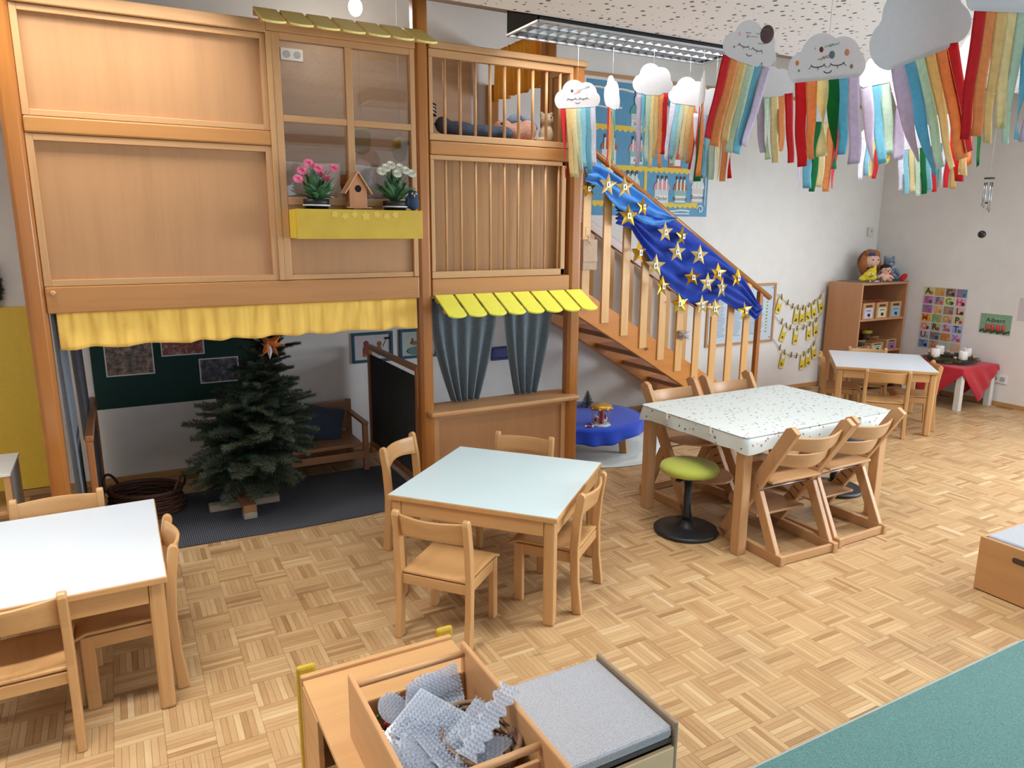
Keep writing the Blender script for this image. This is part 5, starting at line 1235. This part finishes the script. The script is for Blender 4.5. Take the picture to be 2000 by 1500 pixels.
# ------------------------------------------------------------------ things in and on the loft
gw = FABRIC('white_linen', (206, 200, 194), 200, .06)
def seat_z(): return 1.42
bnk = wthing('loft_bench', 'wooden bench inside the upper storey carrying the cushions', 'bench', (1.4, 5.1, 1.42))
B('seat', panelw('x'), bnk, .9, 2.1, 4.95, 5.285, 1.84, 1.86, .003)
for x in (.92, 2.05): B('end_panel', panelw('z'), bnk, x, x+.025, 4.97, 5.28, 1.42, 1.84, .003)
pillow('white_cushion', 'large off-white cushion behind the pink flowers in the play window', (1.24, 5.13, 2.0), .2, .14, .05, (R(-14), 0, 0), gw, group='cushions in the play window')
pillow('white_cushion', 'bluish white cushion behind the birdhouse in the play window', (1.66, 5.13, 2.0), .14, .135, .045, (R(-14), R(2), 0), FABRIC('bluewhite_linen', (196, 204, 216), 200, .06), group='cushions in the play window')
def lantern(label, p, col, r):
    t = wthing('paper_lantern', label, 'lantern', tuple(p), 'paper lanterns in the play window')
    mb = MB(); prof = [(r*math.sin(PI*k/10)*(.9+.1*math.sin(k)), -r*1.25*math.cos(PI*k/10)) for k in range(11)]
    mb.lathe(prof, p, 20).build('lantern_body', THIN('lantern%d' % col[0], col, .4, .7, .06), t)
    MB().cyl((p.x, p.y, p.z+r*1.2), (p.x, p.y, 3.15), .0012, n=5).build('thread', P('thread_white', (230, 230, 230), .5, .02), t)
    mb = MB()
    for k in range(5): mb.add([(p.x, p.y, p.z+r*1.25), (p.x+.02*math.cos(k*1.3), p.y+.02*math.sin(k*1.3), p.z+r*1.7), (p.x+.02*math.cos(k*1.3+.6), p.y+.02*math.sin(k*1.3+.6), p.z+r*1.65)], [(0, 1, 2)])
    mb.build('tuft', P('tuft_paper', (214, 170, 120), .7, .1), t)
lantern('round cream paper lantern behind the lower right pane', at_y(706, 274, 4.6), (232, 214, 170), .068)
lantern('paler green-gold paper lantern beside the window post', at_y(781, 292, 4.6), (226, 204, 120), .06)
SZ = 2.2405
p1 = at_y(945, 258, YF+.2)
FB = FUR('slate', (72, 80, 96)); FP = FUR('pinkish', (196, 146, 124))
plush('plush_blanket_toy', 'dark grey shaggy plush lying behind the upper railing', (2.08, YF+.17, SZ), 0, [((-.1, 0, .035), (.09, .06, .035)), ((.02, 0, .032), (.1, .06, .032)), ((-.17, 0, .05), (.035, .035, .035)), ((.1, -.02, .03), (.05, .05, .03))], FB, [('nose', blackp, [((-.205, -.005, .05), (.007, .007, .006))])], vox=.008, sc=1.45)
plush('plush_bunny', 'pink and blue-grey plush animal lying behind the upper railing', (2.36, YF+.18, SZ), 0, [((0, 0, .04), (.06, .05, .04)), ((-.07, .01, .055), (.045, .045, .04)), ((.03, -.03, .05), (.045, .03, .045))], FP, [('ear', FUR('bluegrey', (124, 142, 166)), [((.05, -.01, .085), (.05, .014, .018), (0, .5, 0)), ((-.02, .0, .1), (.04, .014, .018), (0, -.3, 0))]), ('eye', blackp, [((-.1, -.035, .07), (.006, .005, .006))])], vox=.008, sc=1.45)
plush('plush_bear', 'cream plush bear sitting in the corner of the upper railing', (2.575, YF+.19, SZ), R(-10), [((0, 0, .06), (.05, .05, .065)), ((0, -.01, .155), (.045, .042, .042)), ((-.035, 0, .195), (.014, .01, .014)), ((.035, 0, .195), (.014, .01, .014)), ((-.06, -.05, .02), (.04, .055, .02), (0, 0, .5))], FUR('cream', (206, 186, 156)), [('eye', blackp, [((-.015, -.05, .165), (.005, .004, .006)), ((.015, -.05, .165), (.005, .004, .006))])], vox=.007)
zb_ = plush('plush_tiger', 'striped plush animal peeping out beside the middle post', (1.735, YF+.2, SZ), 0, [((0, 0, .05), (.045, .05, .05)), ((.0, 0, .13), (.036, .036, .05)), ((.03, -.01, .15), (.025, .03, .05), (0, .3, 0))], FUR('cream', (206, 186, 156)), [('stripe', FUR('darkbrown', (58, 36, 28)), [((.035, -.012, .13+.02*k), (.03, .034, .005), (0, .3, 0)) for k in range(4)])], vox=.007)
# flower pots
def pot(name, label, x, flower, petal, seed):
    t = thing(name, label, 'potted plant', (x, 4.015, 1.685)); rnd = random.Random(seed)
    MB().box(-.04, .04, -.04, .04, -.023, 0).build('pot_foot', P('pot_black', (26, 26, 28), .5, .08), t)
    MB().lathe([(0, 0), (.05, 0), (.062, .13), (.068, .13), (.068, .165), (.06, .165), (.058, .15), (0, .15)], n=28).build('pot', P('pot_black', (26, 26, 28), .5, .08), t)
    MB().lathe([(.0695, .128), (.072, .128), (.072, .136), (.0695, .136)], n=28).build('pot_rim', P('pot_white', (226, 222, 214), .5, .02), t)
    gm = P('leaf_'+flower, (64, 108, 66), .5, .25, 25)
    for k in range(50):
        a = rnd.uniform(0, 2*PI); L = rnd.uniform(.08, .18); out = rnd.uniform(.08, .7)*(1.25 if L < .12 else 1); w_ = rnd.uniform(.018, .028)
        d = Vector((math.cos(a), math.sin(a), 0)); s = Vector((-math.sin(a), math.cos(a), 0))
        def fn(u, v):
            c_ = d*(.012+L*out*v)+Vector((0, 0, .155+L*(1.15-.6*out)*v-.05*out*v*v)); ww = w_*(math.sin(PI*min(1, v**.8*.93+.04))**.8)
            q = c_+s*(2*u-1)*ww+Vector((0, 0, abs(2*u-1)*ww*.4)); return q
        MB().sheet(fn, 2, 6).build('leaf', gm, t, solid=.0008)
    pm = P('petal_'+flower, petal, .6, .12, 40)
    for k in range(7):
        h = rnd.uniform(.29, .37)
        c_ = Vector((-.1+.2*(k+rnd.random()*.6)/6.6, rnd.uniform(-.07, .0), h-abs(k-3)*.012))
        MB().tube([(0, 0, .16), (c_.x*.6, c_.y*.6, h*.8), c_], .0018, 5).build('stem', gm, t)
        mb = MB()
        for ring, (n, r, el) in enumerate(((13, .03, .1), (11, .025, .55), (8, .017, 1.05))):
            for j in range(n):
                b = 2*PI*j/n+ring; d = Vector((math.cos(b)*math.cos(el), math.sin(b)*math.cos(el), math.sin(el))); s = Vector((-math.sin(b), math.cos(b), 0))*r*.3
                tq = Matrix.Rotation(R(55), 3, 'X'); mb.add([c_, c_+tq @ (d*r*.7+s), c_+tq @ (d*r), c_+tq @ (d*r*.7-s)], [(0, 1, 2, 3)])
        mb.build('blossom', pm, t)
    return t
pot('pink_daisy_pot', 'potted plant with pink blossoms in the flower box', .985, 'pink', (236, 128, 164), 4)
pot('white_daisy_pot', 'potted plant with white blossoms in the flower box', 1.425, 'white', (230, 232, 214), 8)
bh_ = thing('birdhouse', 'small unpainted wooden birdhouse in the flower box', 'birdhouse', (1.205, 4.015, 1.661))
bh_.scale = (1.15, 1.0, 1.22)
lw = WOOD('birdhouse_wood', (196, 138, 96), 'z', .6, .1); bz = .118
MB().box(-.06, .06, -.05, .05, bz, bz+.006).build('floor_plate', lw, bh_, .001); MB().box(-.02, .02, -.02, .02, 0, bz).build('support_block', lw, bh_)
MB().prism([(-.043, bz+.006), (.043, bz+.006), (.043, bz+.085), (0, bz+.15), (-.043, bz+.085)], lambda a, b, q: (a, q, b), -.035, .035).build('walls', lw, bh_, .001)
MB().cyl((0, -.0352, bz+.085), (0, -.0362, bz+.085), .0155, n=24).build('entrance_hole', P('hole_black', (14, 12, 12), .9, .05), bh_)
for s in (-1, 1): MB().bar((0, 0, bz+.158), (s*.066, 0, bz+.062), .006, .1, (0, 1, 0)).build('roof_board', WOOD('birdhouse_roof', (206, 156, 116), 'y', .6, .1), bh_, .001, rot=(0, 0, 0))
plush('plush_owl', 'dark blue plush bird perched on the right end of the flower box', (1.52, 3.975, 1.7975), R(-12), [((0, 0, .04), (.034, .03, .04)), ((0, -.002, .085), (.03, .028, .027)), ((-.034, .0, .045), (.012, .022, .035))], P('owl_fur', (58, 76, 104), .95, .35, 160, bmp=.003),
   [('eye', P('eye_pale', (190, 196, 200), .5, .03), [((-.01, -.028, .092), (.006, .004, .006)), ((.012, -.028, .092), (.006, .004, .006))]), ('beak', P('beak_yellow', (214, 190, 80), .5, .03), [((.001, -.032, .08), (.004, .006, .009))]), ('wing', FABRIC('wing_blue', (36, 56, 110), 150), [((-.036, .004, .045), (.008, .022, .036), (0, .2, 0))])], vox=.005)
# fir garland at the left edge
nd = MB(); rnd = random.Random(12); gq = thing('wall_wreath', 'dark green wreath on the wall at the left edge of the picture', 'wreath', (-.72, YW-.03, 1.36))
for k in range(260):
    a = rnd.uniform(0, 2*PI); p = Vector((.1*math.cos(a), 0, .14*math.sin(a))); e = p+Vector((rnd.uniform(-.03, .03), rnd.uniform(-.03, .0), rnd.uniform(-.03, .03)))
    needles(nd, p, e, .02, .004, rnd, 1)
g_ = bpy.data.objects.new('greenery', plain(nd, 'wreath2')); C.objects.link(g_); g_.data.materials.append(fir); g_.parent = gq; g_['kind'] = 'stuff'
MB().tube([(.1*math.cos(2*PI*k/32), 0, .14*math.sin(2*PI*k/32)) for k in range(32)], .014, 8, True).build('ring', bark, gq)

# ------------------------------------------------------------------ foreground furniture
SH = .36; fx0, fx1, fy0, fy1 = .378, .875, 1.0, 2.045
fs = wthing('shelf_unit', 'low beech shelf unit with yellow corner posts in the foreground', 'shelf', ((fx0+fx1)/2, 1.5, 0))
B('top_board', WOOD('shelf_top', (202, 156, 106), 'x', .36, .12, .6), fs, fx0+.004, fx1, fy0, fy1-.02, SH-.02, SH-.004, .002)
B('back_panel', beech('x'), fs, fx0, fx1, fy1-.02, fy1, .03, SH+.008, .004)
B('side_panel', beech('y'), fs, fx0+.002, fx0+.018, 1.84, fy1-.02, .02, SH-.02, .002)
B('side_panel', beech('y'), fs, fx1-.02, fx1-.004, fy0, fy1-.02, .02, SH-.02, .002)
B('inner_shelf', lightb('y'), fs, fx0-.03, fx1-.02, fy0, 1.83, .16, .18, .002)
B('front_post', beech('z'), fs, fx0+.004, fx0+.03, fy0, fy0+.03, 0, SH-.02, .002)
yp = P('post_yellow', (186, 156, 40), .5, .08)
for x in (fx0-.008, fx1-.045): B('corner_post', yp, fs, x, x+.06, fy1, fy1+.022, 0, SH+.03, .01)
# open wooden crate on the shelf
RZ = .545; cx0, cx1, cy0, cy1 = .44, .782, 1.12, 1.72
cr = wthing('open_crate', 'open wooden crate with round rails full of pegboards in the foreground', 'crate', ((cx0+cx1)/2, 1.42, SH))
wy_ = WOOD('crate_wood', (204, 156, 110), 'y', .36, .1); wx_ = WOOD('crate_wood', (204, 156, 110), 'x', .36, .1)
B('side_board', wy_, cr, cx0, cx0+.014, cy0, cy1, SH-.003, RZ, .005); B('side_board', wy_, cr, cx1-.014, cx1, cy0, cy1, SH-.003, RZ, .005)
B('end_board', wx_, cr, cx0+.014, cx1-.014, cy1-.03, cy1-.018, SH-.003, SH+.1, .003); B('bottom', wx_, cr, cx0+.014, cx1-.014, cy0, cy1-.03, SH-.003, SH+.008, .001)
NE = 1.255
cy_n = NE
B('end_board', wx_, cr, cx0+.014, cx1-.014, cy_n+.012, cy_n+.024, SH-.003, SH+.12, .003)
for y, z in ((cy1-.024, RZ-.025), (cy_n+.014, RZ-.025)): MB().cyl((cx0+.014, y, z), (cx1-.014, y, z), .0095, n=16).build('rail', wx_, cr)
# basket inside the crate
bq = thing('braided_basket', 'braided wicker basket inside the wooden crate', 'basket', (.685, 1.42, SH+.009))
mb = MB(); bw = P('basket_brown', (128, 96, 72), .6, .25, 70)
for k in range(10):
    r = .05+.0042*k
    mb.tube([((r+.004*math.sin(10*2*PI*j/60+k*PI))*math.cos(2*PI*j/60), (r+.03+.004*math.sin(10*2*PI*j/60+k*PI))*math.sin(2*PI*j/60), .007+k*.0108) for j in range(60)], .006, 6, True)
mb.build('weave', bw, bq); MB().lathe([(0, 0), (.05, 0), (.05, .006), (0, .006)], n=24).build('base', bw, bq)
MB().tube([(.092*math.cos(2*PI*j/40), .122*math.sin(2*PI*j/40), .115) for j in range(40)], .007, 6, True).build('rim', bw, bq)
# ironing beads
BCOL = [(206, 40, 40), (30, 60, 150), (30, 120, 60), (226, 90, 30), (30, 30, 34), (230, 230, 230), (226, 60, 120), (240, 200, 40)]
rnd = random.Random(5); 
for bi, bc_ in enumerate(BCOL):
    mb = MB()
    for k in range(120):
        x = rnd.uniform(cx0+.02, cx0+.22); y = rnd.uniform(1.3, 1.67); z = SH+.015+rnd.random()*.055
        d = Vector((rnd.gauss(0, 1), rnd.gauss(0, 1), rnd.gauss(0, 1))).normalized()*.0045
        mb.cyl(Vector((x, y, z))-d, Vector((x, y, z))+d, .0045, n=6)
    if bi == 0: root = mb.build('ironing_beads', P('bead%d' % bi, bc_, .35, .05)); tag(root, 'loose heap of small coloured beads in the crate', 'beads', kind='stuff')
    else: mb.build('bead_colour', P('bead%d' % bi, bc_, .35, .05), root)['kind'] = 'stuff'
# transparent pegboards
def plastic():
    m, nt, b = newmat('clear_plastic'); v = coords(nt, (1, 1, 1)); f = nz(nt, v, 20)
    nt.links.new(ramp(nt, f, [(.3, rgb((206, 214, 226))), (.7, rgb((228, 234, 242)))]), b.inputs['Base Color'])
    b.inputs['Roughness'].default_value = .08; b.inputs['Specular IOR Level'].default_value = 1.0
    t = nt.nodes.new('ShaderNodeBsdfTransparent'); t.inputs[0].default_value = (.93, .95, .98, 1); mx = nt.nodes.new('ShaderNodeMixShader'); mx.inputs[0].default_value = .4
    nt.links.new(b.outputs[0], mx.inputs[2]); nt.links.new(t.outputs[0], mx.inputs[1]); nt.links.new(mx.outputs[0], nt.nodes['Material Output'].inputs['Surface']); return m
plas = plastic()
def pegboard(label, loc, rot, poly, step=.0112):
    t = thing('pegboard', label, 'pegboard', loc, 0, 'clear pegboards in the crate'); t.rotation_euler = tuple(R(a) for a in rot)
    MB().prism(poly, lambda a, b, h: (a, b, h), 0, .0022).build('plate', plas, t)
    def inside(x, y):
        c = False; n = len(poly)
        for i in range(n):
            (xa, ya), (xb, yb) = poly[i], poly[i-1]
            if (ya > y) != (yb > y) and x < (xb-xa)*(y-ya)/(yb-ya)+xa: c = not c
        return c
    mb = MB(); xs_ = [p[0] for p in poly]; ys_ = [p[1] for p in poly]
    i = min(xs_)+step/2
    while i < max(xs_):
        j = min(ys_)+step/2
        while j < max(ys_):
            if inside(i, j): mb.cyl((i, j, .002), (i, j, .015), .0028, .0018, 6, True, False)
            j += step
        i += step
    mb.build('pegs', plas, t)['kind'] = 'stuff'
    return t
sq = lambda a, b: [(-a, -b), (a, -b), (a, b), (-a, b)]
circ = lambda r, n=28: [(r*math.cos(2*PI*k/n), r*math.sin(2*PI*k/n)) for k in range(n)]
flower = [((.062+.016*math.cos(6*2*PI*k/48))*math.cos(2*PI*k/48), (.062+.016*math.cos(6*2*PI*k/48))*math.sin(2*PI*k/48)) for k in range(48)]
starp = [((.085 if k % 2 == 0 else .05)*math.cos(PI*k/6), (.085 if k % 2 == 0 else .05)*math.sin(PI*k/6)) for k in range(12)]
def pegat(px, py, z): q = at_z(px, py, z); return (q.x, q.y, q.z)
pegboard('upright square clear pegboard at the back of the crate', pegat(850, 1350, .49), (72, -4, 8), sq(.078, .05))
pegboard('round clear pegboard behind the middle of the heap', pegat(850, 1368, .465), (28, 4, -10), circ(.08))
pegboard('large square clear pegboard lying on top of the heap', pegat(838, 1412, .49), (14, -10, 34), sq(.075, .075))
pegboard('hexagonal clear pegboard in the middle front of the heap', pegat(840, 1462, .475), (16, 8, -22), circ(.085, 6))
pegboard('flower-shaped clear pegboard at the front of the heap', pegat(905, 1480, .475), (10, -6, 15), flower)
pegboard('long scalloped clear pegboard reaching over the right crate wall', pegat(955, 1408, .535), (12, -24, 28), [(x, (.024+.008*math.cos(x*190))*s) for s in (1, -1) for x in ([-.1+.01*k for k in range(21)] if s > 0 else [.1-.01*k for k in range(21)])])
pegboard('star-shaped clear pegboard at the near end of the crate', pegat(820, 1495, .46), (12, 10, 8), starp)
pegboard('second square clear pegboard tucked under the large one', pegat(880, 1440, .478), (8, 6, 12), sq(.08, .07))
pegboard('large round clear pegboard at the near left of the heap', pegat(800, 1460, .468), (20, -12, 5), circ(.075))
pegboard('narrow clear pegboard strip across the middle of the heap', pegat(900, 1430, .495), (12, -14, 30), sq(.1, .022))
pegboard('heart-like clear pegboard near the right crate wall', pegat(945, 1465, .48), (16, -18, 60), flower)
pegboard('small round clear pegboard at the left wall of the crate', pegat(768, 1385, .455), (30, 22, 0), circ(.045, 20))
# upholstered box
ux0, ux1, uy0, uy1, uh = .915, 1.275, 1.375, 1.76, .32
ub = wthing('upholstered_box', 'low storage box with a grey ribbed seat pad in the foreground', 'stool', ((ux0+ux1)/2, (uy0+uy1)/2, 0))
gb_ = WOOD('pale_box_wood', (206, 178, 140), 'x', .45, .08); tp = P('taupe_edge', (146, 128, 108), .5, .05)
B('side_panel', tp, ub, ux1, ux1+.014, uy0-.006, uy1, 0, uh+.012, .004); B('side_panel', tp, ub, ux0-.014, ux0, uy0, uy1, 0, uh, .004)
B('back_panel', gb_, ub, ux0, ux1, uy1-.014, uy1, 0, uh-.045, .002); B('floor_panel', gb_, ub, ux0, ux1, uy0, uy1-.014, .02, .034, .001)
def ribbed():
    m, nt, b = newmat('grey_cord_fabric'); v = coords(nt, (1, 1, 1), False)
    wv = nt.nodes.new('ShaderNodeTexWave'); wv.bands_direction = 'Y'; wv.inputs['Scale'].default_value = 75; wv.inputs['Distortion'].default_value = 1.2; wv.inputs['Detail Scale'].default_value = 6
    nt.links.new(v, wv.inputs['Vector']); f = nz(nt, v, 260, 2)
    ad_ = nt.nodes.new('ShaderNodeMath'); ad_.operation = 'MULTIPLY_ADD'; nt.links.new(wv.outputs['Fac'], ad_.inputs[0]); ad_.inputs[1].default_value = .45; nt.links.new(f, ad_.inputs[2])
    nt.links.new(ramp(nt, ad_.outputs[0], [(.3, rgb((128, 130, 136))), (.95, rgb((186, 188, 194)))]), b.inputs['Base Color']); b.inputs['Roughness'].default_value = .95
    bump(nt, b, wv.outputs['Fac'], .0015); return m
rb = ribbed()
B('seat_pad', rb, ub, ux0+.002, ux1-.002, uy0, uy1, uh-.04, uh, .012)
B('pad_base', P('pad_dark', (70, 68, 66), .9, .05), ub, ux0, ux1, uy0+.004, uy1-.014, uh-.055, uh-.04, .001)
dr = B('drawer_front', gb_, ub, ux0+.004, ux1-.004, uy0-.012, uy0+.004, .035, uh-.06, .003)
MB().prism(rr(.052, .013, .0125, 5), lambda a, b, h: ((ux0+ux1)/2+a, h, uh-.105+b), uy0-.0128, uy0-.0118).build('grip_slot', P('slot_dark', (78, 58, 44), .8, .05), dr)
# crate stool at the right edge
kx, ky, kh = 3.527, 1.785, .272
ks = wthing('box_seat', 'wooden box seat with grey pad cut off by the right edge', 'stool', (kx+.25, ky-.2, 0)); kw = WOOD('box_seat_wood', (196, 146, 96), 'y', .42, .1)
for nm, a in (('side_panel', (kx, kx+.016, ky-.4, ky)), ('side_panel', (kx+.484, kx+.5, ky-.4, ky)), ('end_panel', (kx+.016, kx+.484, ky-.016, ky)), ('end_panel', (kx+.016, kx+.484, ky-.4, ky-.384))): B(nm, kw, ks, a[0], a[1], a[2], a[3], 0.004, kh, .004)
B('seat_pad', rb, ks, kx+.02, kx+.48, ky-.382, ky-.018, kh-.06, kh+.008, .012)
c = at_x(1990, 1098, kx)
MB().prism(rr(.05, .014, .0135, 5), lambda a, b, h: (h, ky-.2+a, c.z+b), kx-.0008, kx+.0005).build('grip_slot', P('slot_dark', (78, 58, 44), .8, .05), ks)

# ------------------------------------------------------------------ carpet and parquet floor
def carpetmat():
    m, nt, b = newmat('green_carpet'); v = coords(nt, (1, 1, 1), False)
    f = nz(nt, v, 260, 4, .75); f2 = nz(nt, v, 5, 3)
    nt.links.new(ramp(nt, f, [(.36, rgb((40, 90, 86))), (.64, rgb((94, 148, 143)))]), b.inputs['Base Color']); b.inputs['Roughness'].default_value = 1
    b.inputs['Sheen Weight'].default_value = .3; bump(nt, b, f, .004, .8); return m
tag(MB().box(-1.0, XR-.02, YFR+.02, 1.405, .0008, .009).build('green_carpet', carpetmat(), bev=.003), 'green short-pile carpet in the lower right corner', 'carpet')
tag(MB().box(-1.0, XR-.02, 1.4052, 1.414, .0008, .0085).build('carpet_edging', P('edge_grey', (150, 160, 152), .6, .06), bev=.002), 'grey-green edging strip along the carpet', 'edging')
def floormat():
    m, nt, b = newmat('parquet_strip'); at = nt.nodes.new('ShaderNodeAttribute'); at.attribute_name = 'tone'
    tc = nt.nodes.new('ShaderNodeNewGeometry')
    sx_ = nt.nodes.new('ShaderNodeSeparateColor'); nt.links.new(at.outputs['Color'], sx_.inputs[0])
    # grain follows the strip: two stretched noises chosen by the strip's own direction
    gr = []
    for sc in ((6, 110, 1), (110, 6, 1)):
        mp = nt.nodes.new('ShaderNodeMapping'); mp.inputs['Scale'].default_value = sc; nt.links.new(tc.outputs['Position'], mp.inputs['Vector']); gr.append(nz(nt, mp.outputs[0], 1.0, 4, .65))
    mx = nt.nodes.new('ShaderNodeMix'); nt.links.new(sx_.outputs[1], mx.inputs[0]); nt.links.new(gr[0], mx.inputs[2]); nt.links.new(gr[1], mx.inputs[3])
    ad_ = nt.nodes.new('ShaderNodeMath'); ad_.operation = 'MULTIPLY_ADD'; nt.links.new(mx.outputs[0], ad_.inputs[0]); ad_.inputs[1].default_value = .42; nt.links.new(sx_.outputs[0], ad_.inputs[2])
    c = ramp(nt, ad_.outputs[0], [(.12, rgb((146, 106, 66))), (.4, rgb((182, 146, 103))), (.62, rgb((196, 163, 119))), (.9, rgb((214, 188, 150)))])
    w_ = nz(nt, tc.outputs['Position'], 1.7, 5, .7)
    wr_ = ramp(nt, w_, [(.5, (1, 1, 1, 1)), (.8, (.74, .73, .76, 1))])
    m2 = nt.nodes.new('ShaderNodeMix'); m2.data_type = 'RGBA'; m2.blend_type = 'MULTIPLY'; m2.inputs[0].default_value = 1
    nt.links.new(c, m2.inputs[6]); nt.links.new(wr_, m2.inputs[7])
    # dark flecks along the grain and chair scuffs
    fk = []
    for sc in ((14, 150, 1), (150, 14, 1)):
        mp = nt.nodes.new('ShaderNodeMapping'); mp.inputs['Scale'].default_value = sc; mp.inputs['Location'].default_value = (3, 5, 0); nt.links.new(tc.outputs['Position'], mp.inputs['Vector']); fk.append(nz(nt, mp.outputs[0], 1.0, 2, .5))
    mf = nt.nodes.new('ShaderNodeMix'); nt.links.new(sx_.outputs[1], mf.inputs[0]); nt.links.new(fk[0], mf.inputs[2]); nt.links.new(fk[1], mf.inputs[3])
    fr_ = ramp(nt, mf.outputs[0], [(.66, (1, 1, 1, 1)), (.76, (.62, .56, .5, 1))])
    mp = nt.nodes.new('ShaderNodeMapping'); mp.inputs['Scale'].default_value = (2.2, 26, 1); mp.inputs['Rotation'].default_value = (0, 0, R(-48)); nt.links.new(tc.outputs['Position'], mp.inputs['Vector'])
    sf = ramp(nt, nz(nt, mp.outputs[0], 1.0, 3, .6), [(.66, (1, 1, 1, 1)), (.72, (.56, .55, .56, 1))])
    m3 = nt.nodes.new('ShaderNodeMix'); m3.data_type = 'RGBA'; m3.blend_type = 'MULTIPLY'; m3.inputs[0].default_value = .8; nt.links.new(m2.outputs[2], m3.inputs[6]); nt.links.new(fr_, m3.inputs[7])
    m4 = nt.nodes.new('ShaderNodeMix'); m4.data_type = 'RGBA'; m4.blend_type = 'MULTIPLY'; m4.inputs[0].default_value = .7; nt.links.new(m3.outputs[2], m4.inputs[6]); nt.links.new(sf, m4.inputs[7])
    nt.links.new(m4.outputs[2], b.inputs['Base Color'])
    b.inputs['Roughness'].default_value = .34; b.inputs['Specular IOR Level'].default_value = .4
    nt.links.new(ramp(nt, w_, [(.4, (.3, .3, .3, 1)), (.7, (.46, .46, .46, 1))]), b.inputs['Roughness'])
    return m
fm = floormat()
floor = struct(MB().box(XL, XR, YFR, YW, -.05, -.0022).build('floor', P('floor_joint', (146, 108, 70), .8, .1)))
TS = .1535; NS = 7; SW = TS/NS
def strip_verts(cx, cy, hx, hy):
    g = .0002; b = .0004
    o = [(cx-hx+g, cy-hy+g, -.002), (cx+hx-g, cy-hy+g, -.002), (cx+hx-g, cy+hy-g, -.002), (cx-hx+g, cy+hy-g, -.002)]
    t = [(cx-hx+g+b, cy-hy+g+b, 0), (cx+hx-g-b, cy-hy+g+b, 0), (cx+hx-g-b, cy+hy-g-b, 0), (cx-hx+g+b, cy+hy-g-b, 0)]
    return o+t
SFACES = [(4, 5, 6, 7), (0, 1, 5, 4), (1, 2, 6, 5), (2, 3, 7, 6), (3, 0, 4, 7)]
bpy.context.view_layer.update()
dg = bpy.context.evaluated_depsgraph_get()
rnd = random.Random(31); strips = []
i0, i1 = int(-2.2/TS), int((XR)/TS)+1; j0, j1 = int(1.2/TS), int((YW-.024)/TS)+1
for i in range(i0, i1):
    for j in range(j0, j1):
        x = i*TS; y = .024+j*TS; hor = (i+j) % 2 == 1
        for k in range(NS):
            if hor: cx, cy, hx, hy = x+TS/2, y+(k+.5)*SW, TS/2, SW/2
            else: cx, cy, hx, hy = x+(k+.5)*SW, y+TS/2, SW/2, TS/2
            if cx+hx > XR or cy+hy > YW: continue
            strips.append((cx, cy, hx, hy, hor, min(1, max(0, rnd.gauss(.27, .12)))))
def screen_area(s):
    u, v, z = pix((s[0], s[1], 0))
    if not (20 < u < 1980 and 20 < v < 1480) or z < .3: return 0
    return 1.0/z**3
order = sorted(range(len(strips)), key=lambda q: -screen_area(strips[q]))
big = set()
for q in order:
    if len(big) >= 300: break
    s = strips[q]
    if screen_area(s) <= 0: break
    tgt = Vector((s[0], s[1], .003)); d = tgt-EYE
    if s[1] < 1.42: continue
    hit = S.ray_cast(dg, EYE, d.normalized(), distance=d.length-.01)
    if not hit[0]: big.add(q)
def tone_mesh(name, vs, fs, tones):
    me = bpy.data.meshes.new(name); me.from_pydata(vs, [], fs)
    a = me.color_attributes.new('tone', 'FLOAT_COLOR', 'POINT')
    for i_, t_ in enumerate(tones): a.data[i_].color = t_
    me.materials.append(fm); return me
NV = 10; cache = {}
for q in big:
    cx, cy, hx, hy, hor, tn = strips[q]; lv = min(NV-1, int(tn*NV)); key = (hor, lv)
    if key not in cache: cache[key] = tone_mesh('parquet_strip', strip_verts(0, 0, hx, hy), SFACES, [((lv+.5)/NV, 0 if hor else 1, 0, 1)]*8)
    o = bpy.data.objects.new('parquet_strip', cache[key]); C.objects.link(o); o.parent = floor; o.location = (cx, cy, 0)
vs, fs, tn_ = [], [], []
for q, (cx, cy, hx, hy, hor, tn) in enumerate(strips):
    if q in big: continue
    n = len(vs); vs += strip_verts(cx, cy, hx, hy); fs += [tuple(a+n for a in f) for f in SFACES]; tn_ += [(tn, 0 if hor else 1, 0, 1)]*8
o = bpy.data.objects.new('parquet_field', tone_mesh('parquet_field', vs, fs, tn_)); C.objects.link(o); o.parent = floor; o['kind'] = 'stuff'
